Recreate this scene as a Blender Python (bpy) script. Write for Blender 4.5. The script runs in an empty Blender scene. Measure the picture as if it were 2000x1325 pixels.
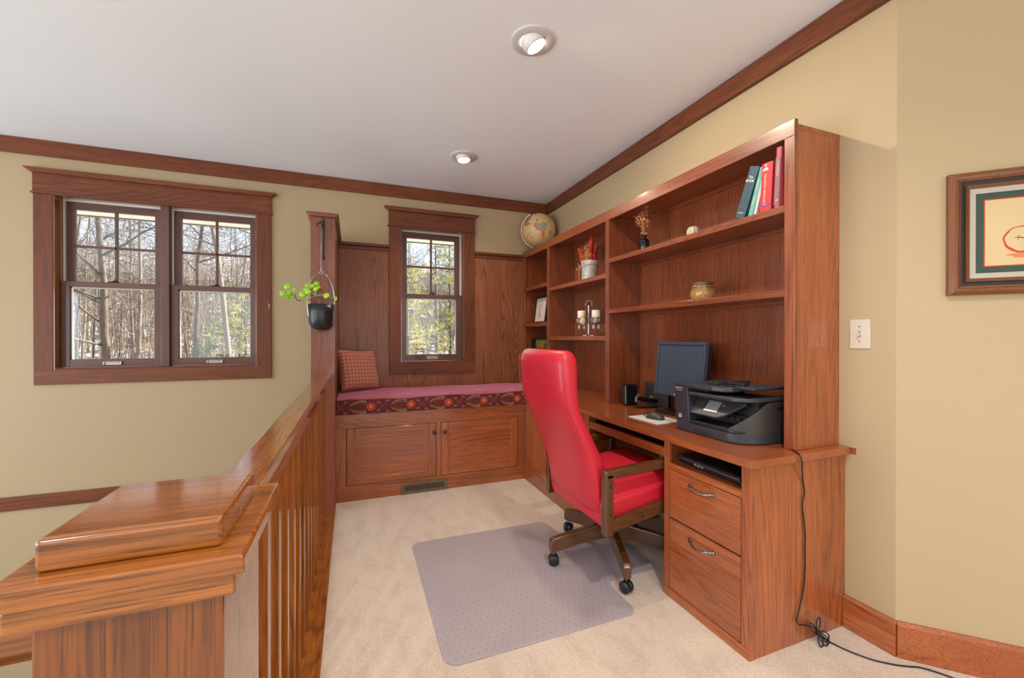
import bpy, bmesh, math, random
from mathutils import Vector, Matrix, Quaternion
random.seed(11)
SC = bpy.context.scene
COL = SC.collection
PI = math.pi
R = math.radians

# ------------------------------------------------------------------ node helpers
class S:
    """a socket (or number) with arithmetic that builds math nodes"""
    def __init__(s, t, k): s.t = t; s.k = k
    def _m(s, op, b=None, c=None):
        n = s.t.nodes.new('ShaderNodeMath'); n.operation = op
        for i, x in enumerate((s, b, c)):
            if x is None: continue
            if isinstance(x, S): s.t.links.new(x.k, n.inputs[i])
            else: n.inputs[i].default_value = x
        return S(s.t, n.outputs[0])
    def __add__(s, o): return s._m('ADD', o)
    __radd__ = __add__
    def __sub__(s, o): return s._m('SUBTRACT', o)
    def __rsub__(s, o): return (s * -1) + o
    def __mul__(s, o): return s._m('MULTIPLY', o)
    __rmul__ = __mul__
    def __truediv__(s, o): return s._m('DIVIDE', o)
    def sin(s): return s._m('SINE')
    def abs(s): return s._m('ABSOLUTE')
    def pow(s, e): return s._m('POWER', e)
    def sqrt(s): return s._m('SQRT')
    def lt(s, o): return s._m('LESS_THAN', o)
    def gt(s, o): return s._m('GREATER_THAN', o)
    def min(s, o): return s._m('MINIMUM', o)
    def max(s, o): return s._m('MAXIMUM', o)
    def mod(s, o): return s._m('FLOORED_MODULO', o)
    def atan2(s, o): return s._m('ARCTAN2', o)
    def ss(s, a, b):
        n = s.t.nodes.new('ShaderNodeMapRange'); n.interpolation_type = 'SMOOTHSTEP'
        s.t.links.new(s.k, n.inputs[0]); n.inputs[1].default_value = a; n.inputs[2].default_value = b
        return S(s.t, n.outputs[0])

class M:
    """one material under construction"""
    def __init__(s, name, rough=.5, spec=.5, metal=0., coat=0.):
        s.m = bpy.data.materials.new(name); s.m.use_nodes = True
        s.t = s.m.node_tree; s.n = s.t.nodes; s.l = s.t.links
        s.b = s.n['Principled BSDF']; s.out = s.n['Material Output']
        s.b.inputs['Roughness'].default_value = rough
        s.b.inputs['Specular IOR Level'].default_value = spec
        s.b.inputs['Metallic'].default_value = metal
        s.b.inputs['Coat Weight'].default_value = coat
        s.b.inputs['Coat Roughness'].default_value = .12
    def coord(s, kind='Object'):
        return s.n.new('ShaderNodeTexCoord').outputs[kind]
    def scale(s, v, x, y, z):
        n = s.n.new('ShaderNodeVectorMath'); n.operation = 'MULTIPLY'
        s.l.new(v, n.inputs[0]); n.inputs[1].default_value = (x, y, z); return n.outputs[0]
    def rnd_off(s, v, f=7.):
        i = s.n.new('ShaderNodeObjectInfo')
        c = s.n.new('ShaderNodeVectorMath'); c.operation = 'SCALE'
        c.inputs[0].default_value = (f * 1.7, f, f * 2.3); s.l.new(i.outputs['Random'], c.inputs['Scale'])
        a = s.n.new('ShaderNodeVectorMath'); a.operation = 'ADD'
        s.l.new(v, a.inputs[0]); s.l.new(c.outputs[0], a.inputs[1]); return a.outputs[0]
    def rnd(s): return S(s.t, s.n.new('ShaderNodeObjectInfo').outputs['Random'])
    def noise(s, v, sc=5., det=2., rough=.5, dist=0.):
        n = s.n.new('ShaderNodeTexNoise')
        if v is not None: s.l.new(v, n.inputs['Vector'])
        n.inputs['Scale'].default_value = sc; n.inputs['Detail'].default_value = det
        n.inputs['Roughness'].default_value = rough; n.inputs['Distortion'].default_value = dist
        return S(s.t, n.outputs['Fac'])
    def voro(s, v, sc):
        n = s.n.new('ShaderNodeTexVoronoi'); s.l.new(v, n.inputs['Vector']); n.inputs['Scale'].default_value = sc
        return S(s.t, n.outputs['Distance'])
    def xyz(s, v):
        n = s.n.new('ShaderNodeSeparateXYZ'); s.l.new(v, n.inputs[0])
        return [S(s.t, o) for o in n.outputs]
    def mix(s, f, a, b):
        n = s.n.new('ShaderNodeMix'); n.data_type = 'RGBA'
        for i, x in ((0, f), (6, a), (7, b)):
            if isinstance(x, S): s.l.new(x.k, n.inputs[i])
            elif hasattr(x, 'links'): s.l.new(x, n.inputs[i])
            elif i == 0: n.inputs[0].default_value = x
            else: n.inputs[i].default_value = (*x, 1) if len(x) == 3 else x
        return n.outputs[2]
    def color(s, c):
        if hasattr(c, 'links'): s.l.new(c, s.b.inputs['Base Color'])
        else: s.b.inputs['Base Color'].default_value = (*c, 1)
        return s
    def bump(s, h, strength=.2, dist=.001):
        n = s.n.new('ShaderNodeBump'); s.l.new(h.k, n.inputs['Height'])
        n.inputs['Strength'].default_value = strength; n.inputs['Distance'].default_value = dist
        s.l.new(n.outputs[0], s.b.inputs['Normal']); return s
    def rough(s, x): s.l.new(x.k, s.b.inputs['Roughness']); return s

def hexlin(h):
    h = h.lstrip('#')
    f = lambda v: v / 12.92 if v <= .04045 else ((v + .055) / 1.055) ** 2.4
    return tuple(f(int(h[i:i + 2], 16) / 255) for i in (0, 2, 4))

def plain(name, c, rough=.5, spec=.5, metal=0., coat=0., var=0.):
    m = M(name, rough, spec, metal, coat)
    if isinstance(c, str): c = hexlin(c)
    if var:
        n = m.noise(m.coord(), 18., 3.)
        m.color(m.mix(n, tuple(x * (1 - var) for x in c), tuple(min(1, x * (1 + var)) for x in c)))
    else: m.color(c)
    return m.m

def wood(name, light, mid, dark, axis, rough=.33, spec=.6, coat=.8, rings=95., cath=1.0, pore=.55, cior=1.58):
    m = M(name, rough, spec, 0, coat)
    m.b.inputs['Coat IOR'].default_value = cior
    m.b.inputs['Coat Roughness'].default_value = .10
    v = m.rnd_off(m.coord())
    k = [1., 1., 1.]; k[axis] = .11
    vs = m.scale(v, *k)
    n = m.noise(vs, 3.6, 1., .4, .15)
    wob = m.noise(vs, 30., 2., .5)
    kr = [90., 90., 90.]; kr[axis] = 3.5
    brk = m.noise(m.scale(v, *kr), 1., 2., .6)
    rg = ((n * (rings * 1.9) + wob * 2.6).sin() * .5 + .5).pow(3.2) * brk.ss(.30, .62)
    msk = m.noise(vs, 5., 2., .5).ss(.40, .60) * .75 + .25
    kf = [520., 520., 520.]; kf[axis] = 14.
    p = m.noise(m.scale(v, *kf), 1., 2., .6)
    pf = p.ss(.5, .70)
    kb = [5., 5., 5.]; kb[axis] = .9
    t = m.noise(m.scale(v, *kb), 1., 3., .55).ss(.3, .72)
    km = [150., 150., 150.]; km[axis] = 2.2
    s2 = m.noise(m.scale(v, *km), 1., 2., .5).ss(.35, .7)
    base = m.mix(t * .8, light, mid)
    base = m.mix(s2 * .55, base, mid)
    s3 = m.noise(m.scale(v, *[(300. if i != axis else 3.) for i in range(3)]), 1., 1., .5).ss(.48, .66)
    base = m.mix(s3 * .42, base, dark)
    base = m.mix(rg * msk * (.55 * cath), base, dark)
    base = m.mix(pf * pore * .95, base, dark)
    h = m.n.new('ShaderNodeHueSaturation'); m.l.new(base, h.inputs['Color'])
    vv = m.rnd() * .22 + .89
    m.l.new(vv.k, h.inputs['Value'])
    m.color(h.outputs[0])
    m.rough(pf * .12 + rough)
    return m.m

def wood_set(name, light, mid, dark, **k):
    return [wood(name + '_' + 'xyz'[a], light, mid, dark, a, **k) for a in range(3)]

W_DESK = wood_set('oak_desk', (.485, .132, .035), (.33, .078, .019), (.085, .018, .005), rough=.30, coat=.6)
W_SHELF = wood_set('oak_shelf', (.32, .080, .026), (.215, .048, .014), (.060, .013, .005), rough=.34, coat=.4)
W_TRIM = wood_set('oak_trim', (.235, .067, .023), (.16, .041, .014), (.045, .011, .004), rough=.42, coat=.0, spec=.35)
W_PANEL_LIT = wood_set('oak_panel_lit', (.37, .125, .050), (.265, .080, .030), (.075, .022, .009), rough=.40, coat=.1, spec=.4, cath=1.35, rings=120.)  # alcove's stronger light is put into this brighter oak
W_RAIL = wood_set('oak_rail', (.41, .132, .017), (.25, .070, .008), (.060, .015, .003), rough=.24, coat=1., pore=.75, cior=1.58, spec=.25)
W_RAIL_SHADED = wood_set('oak_rail_shaded', (.30, .084, .011), (.185, .046, .006), (.040, .010, .002), rough=.24, coat=1., pore=.75, cior=1.55, spec=.25)  # rail oak darkened: shade on post and spindles put into the colour
W_SASH = wood_set('oak_sash', (.150, .050, .030), (.105, .034, .020), (.05, .016, .010), rough=.42, cath=.4, rings=60, coat=.2)
W_CHAIR = wood_set('walnut_stain', (.15, .055, .014), (.095, .032, .008), (.028, .009, .003), rough=.22, cath=.5, coat=.6)
W_FRAME = wood_set('frame_oak', (.24, .088, .026), (.17, .055, .015), (.08, .022, .008), rough=.42, cath=.3, coat=.15, spec=.35)

# paints & setting
def wall_paint():
    m = M('wall_paint', .55, .35)
    n = m.noise(m.coord(), 1.2, 3.)
    m.color(m.mix(n, (.448, .340, .198), (.478, .364, .213)))
    return m.m
PAINT = wall_paint()
def ceil_paint():
    m = M('ceiling_paint', .8, .2)
    m.color((.885, .925, .96)); return m.m
CEIL = ceil_paint()
def carpet():
    m = M('carpet_pile', .95, .1)
    c = m.coord()
    n1 = m.noise(c, 260., 2., .7); n2 = m.noise(m.scale(c, 1.3, .55, 1), 9., 3., .6); n3 = m.noise(c, 70., 2., .6)
    a = m.mix(n1.ss(.3, .7), (.50, .392, .31), (.88, .735, .605))
    a = m.mix(n2.ss(.42, .68) * .42, a, (.50, .385, .295))
    a = m.mix(n3.ss(.45, .75) * .35, a, (.86, .73, .62))
    m.color(a)
    m.bump(n1 * 1. + n3 * .8, .7, .006)
    m.b.inputs['Sheen Weight'].default_value = .25
    return m.m
CARPET = carpet()
WHITE_TRIM = plain('white_jamb', (.72, .70, .66), .45)
BLACK = plain('black_plastic', (.012, .012, .013), .38)
BLACK_SOFT = plain('black_matte_plastic', (.02, .02, .021), .55)
BLACK_GLOSS = plain('black_gloss', (.008, .008, .009), .12)
DGREY = plain('dark_grey_plastic', (.045, .043, .045), .42)
PR_GREY = plain('printer_charcoal', (.036, .036, .047), .40)
PR_SIDE = plain('printer_warm_charcoal', (.045, .039, .036), .46)
CHROME = plain('brushed_steel', (.55, .55, .56), .22, metal=1.)
STEEL = plain('dark_steel', (.22, .22, .23), .32, metal=1.)
PEWTER = plain('pewter', (.40, .38, .35), .4, metal=.9)
KNOB = plain('bronze_knob', (.06, .045, .035), .35, metal=.7)
WHITE = plain('white_enamel', (.78, .77, .75), .4)
IVORY = plain('ivory_plastic', (.62, .54, .43), .4)
def glass_mat(name='window_glass'):
    m = M(name); t = m.n.new('ShaderNodeBsdfTransparent'); g = m.n.new('ShaderNodeBsdfGlossy')
    g.inputs['Roughness'].default_value = .0
    f = m.n.new('ShaderNodeFresnel'); f.inputs[0].default_value = 1.45
    x = m.n.new('ShaderNodeMixShader')
    m.l.new(f.outputs[0], x.inputs[0]); m.l.new(t.outputs[0], x.inputs[1]); m.l.new(g.outputs[0], x.inputs[2])
    m.l.new(x.outputs[0], m.out.inputs[0]); return m.m
GLASS = glass_mat()
def emit(name, c, s):
    m = M(name); e = m.n.new('ShaderNodeEmission'); e.inputs[0].default_value = (*c, 1); e.inputs[1].default_value = s
    m.l.new(e.outputs[0], m.out.inputs[0]); return m.m

# ------------------------------------------------------------------ mesh helpers
def wpos(o):
    p = Vector((0, 0, 0))
    while o is not None: p += o.location; o = o.parent
    return p

def tag(o, label=None, cat=None, group=None, kind=None):
    if label: o['label'] = label
    if cat: o['category'] = cat
    if group: o['group'] = group
    if kind: o['kind'] = kind
    return o

def empty(name, loc, label=None, cat=None, group=None, kind=None):
    o = bpy.data.objects.new(name, None); COL.objects.link(o); o.location = loc
    o.empty_display_size = .05
    return tag(o, label, cat, group, kind)

class MB:
    """collects world-space geometry, then links it as ONE mesh object"""
    def __init__(s): s.v = []; s.f = []; s.mi = []; s.sm = []; s.mats = []; s.wn = False; s.auto = False
    def mat(s, m):
        if m not in s.mats: s.mats.append(m)
        return s.mats.index(m)
    def add(s, vs, fs, m, smooth=False, X=None):
        o = len(s.v); k = s.mat(m)
        for p in vs: s.v.append(tuple(X @ Vector(p)) if X is not None else tuple(p))
        for f in fs: s.f.append([o + i for i in f]); s.mi.append(k); s.sm.append(smooth)
        return s
    def box(s, x0, x1, y0, y1, z0, z1, m, X=None):
        if x0 > x1: x0, x1 = x1, x0
        if y0 > y1: y0, y1 = y1, y0
        if z0 > z1: z0, z1 = z1, z0
        if isinstance(m, list):
            d = (x1 - x0, y1 - y0, z1 - z0); m = m[d.index(max(d))]
        vs = [(x, y, z) for z in (z0, z1) for y in (y0, y1) for x in (x0, x1)]
        fs = [(0, 2, 3, 1), (4, 5, 7, 6), (0, 1, 5, 4), (2, 6, 7, 3), (0, 4, 6, 2), (1, 3, 7, 5)]
        return s.add(vs, fs, m, False, X)
    def rbox(s, x0, x1, y0, y1, z0, z1, m, r=.01, seg=3, X=None, smooth=True):
        b = bmesh.new(); bmesh.ops.create_cube(b, size=1)
        for v in b.verts: v.co = Vector(((x0 + x1) / 2 + v.co.x * (x1 - x0), (y0 + y1) / 2 + v.co.y * (y1 - y0), (z0 + z1) / 2 + v.co.z * (z1 - z0)))
        bmesh.ops.bevel(b, geom=list(b.edges), offset=r, segments=seg, profile=.5, affect='EDGES', clamp_overlap=True)
        b.verts.index_update()
        if isinstance(m, list):
            d = (x1 - x0, y1 - y0, z1 - z0); m = m[d.index(max(d))]
        s.add([v.co[:] for v in b.verts], [[v.index for v in f.verts] for f in b.faces], m, smooth, X); b.free(); s.wn = True; return s
    def prism(s, pts, axis, a0, a1, m, X=None, smooth=False):
        """polygon pts (2-D) extruded along axis 0/1/2 from a0 to a1; pts are the other two axes in order"""
        def mk(p, a):
            q = [0, 0, 0]; o = [i for i in range(3) if i != axis]
            q[axis] = a; q[o[0]] = p[0]; q[o[1]] = p[1]; return tuple(q)
        n = len(pts); s.auto = s.auto or n > 11
        vs = [mk(p, a0) for p in pts] + [mk(p, a1) for p in pts]
        fs = [list(range(n))[::-1], list(range(n, 2 * n))] + [(i, (i + 1) % n, n + (i + 1) % n, n + i) for i in range(n)]
        return s.add(vs, fs, m, smooth, X)
    def lathe(s, prof, c, m, seg=24, X=None, axis=2, caps=True, smooth=True):
        vs = []; fs = []
        for (r, h) in prof:
            for i in range(seg):
                a = 2 * PI * i / seg; p = [r * math.cos(a), r * math.sin(a), h]
                if axis == 0: p = [p[2], p[0], p[1]]
                elif axis == 1: p = [p[0], p[2], p[1]]
                vs.append((c[0] + p[0], c[1] + p[1], c[2] + p[2]))
        for j in range(len(prof) - 1):
            for i in range(seg):
                fs.append((j * seg + i, j * seg + (i + 1) % seg, (j + 1) * seg + (i + 1) % seg, (j + 1) * seg + i))
        if caps:
            fs.append(list(range(seg))[::-1]); fs.append([(len(prof) - 1) * seg + i for i in range(seg)])
        return s.add(vs, fs, m, smooth, X)
    def tube(s, pts, r, m, seg=8, closed=False, X=None, r1=None, rs=None):
        pts = [Vector(p) for p in pts]; n = len(pts); vs = []; fs = []
        up = Vector((0, 0, 1)); prev = None
        for i, p in enumerate(pts):
            if closed: d = pts[(i + 1) % n] - pts[i - 1]
            else: d = pts[min(i + 1, n - 1)] - pts[max(i - 1, 0)]
            if d.length < 1e-9: d = Vector((0, 0, 1))
            d.normalize()
            if prev is None:
                a = d.cross(up)
                if a.length < 1e-3: a = d.cross(Vector((1, 0, 0)))
            else: a = prev - d * prev.dot(d)
            if a.length < 1e-6: a = d.orthogonal()
            a.normalize(); prev = a; b = d.cross(a)
            rr = rs[i] if rs else (r if r1 is None else r + (r1 - r) * i / max(1, n - 1))
            for k in range(seg):
                t = 2 * PI * k / seg; vs.append(tuple(p + (a * math.cos(t) + b * math.sin(t)) * rr))
        for i in range(n if closed else n - 1):
            j = (i + 1) % n
            for k in range(seg): fs.append((i * seg + k, i * seg + (k + 1) % seg, j * seg + (k + 1) % seg, j * seg + k))
        if not closed: fs.append(list(range(seg))[::-1]); fs.append([(n - 1) * seg + k for k in range(seg)])
        return s.add(vs, fs, m, seg > 4, X)
    def loft(s, rings, m, X=None, smooth=True, caps=True):
        n = len(rings[0]); vs = [p for r in rings for p in r]; fs = []
        for j in range(len(rings) - 1):
            for i in range(n): fs.append((j * n + i, j * n + (i + 1) % n, (j + 1) * n + (i + 1) % n, (j + 1) * n + i))
        if caps: fs.append(list(range(n))[::-1]); fs.append([(len(rings) - 1) * n + i for i in range(n)])
        return s.add(vs, fs, m, smooth, X)
    def ball(s, c, r, m, seg=20, rings=12, X=None, sx=1, sy=1, sz=1):
        vs = []; fs = []
        for j in range(rings + 1):
            t = PI * j / rings
            for i in range(seg):
                a = 2 * PI * i / seg
                vs.append((c[0] + r * sx * math.sin(t) * math.cos(a), c[1] + r * sy * math.sin(t) * math.sin(a), c[2] + r * sz * math.cos(t)))
        for j in range(rings):
            for i in range(seg): fs.append((j * seg + i, (j + 1) * seg + i, (j + 1) * seg + (i + 1) % seg, j * seg + (i + 1) % seg))
        return s.add(vs, fs, m, True, X)
    def build(s, name, parent=None, loc=None, bevel=0, seg=2, label=None, cat=None, group=None, kind=None, merge=False, angle=40):
        me = bpy.data.meshes.new(name)
        base = wpos(parent) if parent is not None else Vector(loc or (0, 0, 0))
        if parent is not None and loc is not None: base = Vector(loc)
        me.from_pydata([tuple(Vector(p) - base) for p in s.v], [], s.f)
        for m in s.mats: me.materials.append(m)
        me.polygons.foreach_set('material_index', s.mi); me.polygons.foreach_set('use_smooth', s.sm)
        b = bmesh.new(); b.from_mesh(me)
        if merge: bmesh.ops.remove_doubles(b, verts=b.verts, dist=1e-5)
        bmesh.ops.recalc_face_normals(b, faces=b.faces)
        if s.auto:
            for f in b.faces: f.smooth = True
            for ed in b.edges:
                if len(ed.link_faces) == 2: ed.smooth = ed.calc_face_angle() < R(32)
        b.to_mesh(me); b.free()
        me.update()
        o = bpy.data.objects.new(name, me); COL.objects.link(o)
        if parent is not None:
            o.parent = parent
            if loc is not None: o.location = Vector(loc) - wpos(parent)
        else: o.location = base
        if bevel:
            md = o.modifiers.new('edge', 'BEVEL'); md.width = bevel; md.segments = seg; md.limit_method = 'ANGLE'; md.angle_limit = R(angle)
            md.harden_normals = False
        if s.wn:
            md = o.modifiers.new('normals', 'WEIGHTED_NORMAL'); md.weight = 100
        return tag(o, label, cat, group, kind)

def text(name, body, parent, size, m, pos, ex, ey, extrude=.0003, align='CENTER', sx=1., bold=False):
    """flat lettering: text runs along ex, up along ey, at world pos"""
    c = bpy.data.curves.new(name, 'FONT'); c.body = body; c.size = size; c.extrude = extrude
    c.align_x = align; c.align_y = 'CENTER'; c.resolution_u = 3
    if bold: c.offset = size * .012
    c.materials.append(m)
    o = bpy.data.objects.new(name, c); COL.objects.link(o)
    ex = Vector(ex).normalized(); ey = Vector(ey).normalized(); ez = ex.cross(ey)
    rot = Matrix((ex, ey, ez)).transposed()
    me = bpy.data.meshes.new_from_object(o); bpy.data.objects.remove(o); bpy.data.curves.remove(c)
    me.name = name; o = bpy.data.objects.new(name, me); COL.objects.link(o)
    o.parent = parent
    o.matrix_local = Matrix.Translation(Vector(pos) - wpos(parent)) @ rot.to_4x4() @ Matrix.Diagonal((sx, 1, 1, 1))
    return o

def rrect(w, h, r, n=4):
    """rounded rectangle outline centred at 0"""
    out = []
    for cx, cy, a0 in ((w / 2 - r, h / 2 - r, 0), (-w / 2 + r, h / 2 - r, PI / 2), (-w / 2 + r, -h / 2 + r, PI), (w / 2 - r, -h / 2 + r, 1.5 * PI)):
        for i in range(n + 1):
            a = a0 + PI / 2 * i / n; out.append((cx + r * math.cos(a), cy + r * math.sin(a)))
    return out

# ------------------------------------------------------------------ camera
XW, YW, ZC = 1.92, 3.96, 2.60
cam = bpy.data.cameras.new('camera'); cam.sensor_fit = 'HORIZONTAL'; cam.sensor_width = 36.
cam.lens = 813.5 / 2000 * 36; cam.clip_start = .02; cam.clip_end = 400
co = bpy.data.objects.new('camera', cam); COL.objects.link(co)
co.location = (0, 0, 1.2); co.rotation_euler = (R(90 - .176), 0, R(-21.1))
SC.camera = co
SC.view_settings.view_transform = 'Standard'; SC.view_settings.look = 'None'
SC.view_settings.gamma = 1; SC.view_settings.use_curve_mapping = False
SC.view_settings.exposure = 0.0
SC.cycles.use_denoising = True
SC.cycles.max_bounces = 8; SC.cycles.diffuse_bounces = 5; SC.cycles.glossy_bounces = 3; SC.cycles.transparent_max_bounces = 12
SC.cycles.use_adaptive_sampling = True; SC.cycles.adaptive_threshold = .03
SC.cycles.sample_clamp_indirect = 6
SKY_S, SUN_S, SUN_AZ, SUN_EL, REAR_E, LEFT_E, EYE_W, ROOM_W = 1.8, 25., 66, 30, 4.6, 15., 38., 84.
# ------------------------------------------------------------------ room shell
def struct(mb, name, **k): return mb.build(name, kind='structure', **k)
def wall_with_holes(name, axis, a0, a1, b0, b1, z0, z1, holes, m):
    """axis 0: wall runs along X at depth b0..b1 in Y; axis 1: runs along Y at depth b0..b1 in X"""
    mb = MB(); xs = sorted({a0, a1, *[h[0] for h in holes], *[h[1] for h in holes]})
    for i in range(len(xs) - 1):
        p, q = xs[i], xs[i + 1]
        hs = [h for h in holes if h[0] <= p + 1e-6 and h[1] >= q - 1e-6]
        spans = [(z0, z1)]
        for h in hs:
            spans = [(z0, h[2]), (h[3], z1)]
        for (u, w) in spans:
            if axis == 0: mb.box(p, q, b0, b1, u, w, m)
            else: mb.box(b0, b1, p, q, u, w, m)
    return struct(mb, name, merge=True)
H1 = (-1.98, -.724, .969, 2.225); H2 = (.426, 1.02, .969, 2.222)
LOWZ = -2.7
wall_with_holes('wall_back', 0, -5.2, 2.05, YW, YW + .15, LOWZ, ZC, [H1, H2], PAINT)
mb = MB().box(XW, XW + .13, .945, YW, 0, ZC, PAINT); struct(mb, 'wall_right')
T45 = Matrix.Translation((XW, .945, 0)) @ Matrix.Rotation(-PI / 4, 4, 'Z')   # local +x runs along the angled wall, local -y faces the room
mb = MB().box(0, 1.75, 0, .13, 0, ZC, PAINT, X=T45); struct(mb, 'wall_angled')
ex, ey = XW + 1.75 * math.sqrt(.5), .945 - 1.75 * math.sqrt(.5)
mb = MB().box(ex, ex + .13, -4, ey, 0, ZC, PAINT); struct(mb, 'wall_right_rear')
LH = [(-3.2, .2, -1.0, 2.1), (.8, 3.4, -1.0, 2.1)]  # openings invented in the unseen left wall for the fill lamps
wall_with_holes('wall_left', 1, -4.15, YW, -5.2, -5.05, LOWZ, ZC, LH, PAINT)
RH = [(-3.6, -1.2, .7, 2.3), (-.4, 2.4, .3, 2.3)]  # likewise invented in the unseen rear wall
wall_with_holes('wall_rear', 0, -5.2, ex + .13, -4.15, -4., 0, ZC, RH, PAINT)
mb = MB().box(-5.2, ex + .13, -4.15, YW + .15, ZC, ZC + .12, CEIL); struct(mb, 'ceiling')
mb = MB().box(-.103, 3.4, .50, YW, -.12, 0, CARPET).box(-5.05, 3.4, -4., .50, -.12, 0, CARPET); struct(mb, 'floor')
mb = MB().box(-5.05, -.25, .3, YW, LOWZ - .1, LOWZ, CARPET); struct(mb, 'floor_lower')
mb = MB().box(-.25, -.15, .50, YW, LOWZ, -.12, PAINT).box(-5.05, -.25, .40, .50, LOWZ, -.12, PAINT); struct(mb, 'wall_stairwell')

# crown boards under the ceiling, skirting and the floor-level band
mb = MB().box(-5.05, XW, YW - .02, YW, 2.495, ZC - .004, W_TRIM).box(-5.05, XW, YW - .024, YW, 2.488, 2.498, W_TRIM); struct(mb, 'trim_1', bevel=.002)
mb = MB().box(XW - .02, XW, .94, YW - .02, 2.495, ZC - .004, W_TRIM).box(XW - .024, XW, .94, YW - .024, 2.486, 2.498, W_TRIM); struct(mb, 'trim_2', bevel=.002)
mb = MB().box(-.01, 1.75, -.02, 0, 2.495, ZC - .004, W_TRIM[0], X=T45).box(-.01, 1.75, -.024, 0, 2.486, 2.498, W_TRIM[0], X=T45); struct(mb, 'trim_3', bevel=.002)
mb = MB().box(-5.05, -.26, YW - .018, YW, -.004, .09, W_TRIM); struct(mb, 'trim_4', bevel=.002)
def base_profile(mb, x0, x1, X=None):
    return mb.prism([(-.018, .0), (0, .0), (0, .132), (-.008, .132), (-.018, .122)], 0, x0, x1, W_DESK[0], X=X)
mb = base_profile(MB(), 0, 1.75, T45); struct(mb, 'baseboard_angled', bevel=.001)
mb = MB().prism([(-.018, .0), (0, .0), (0, .132), (-.008, .132), (-.018, .122)], 1, .937, 1.117, W_DESK[1], X=Matrix.Translation((XW, 0, 0))); struct(mb, 'baseboard_right', bevel=.001)

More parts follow.
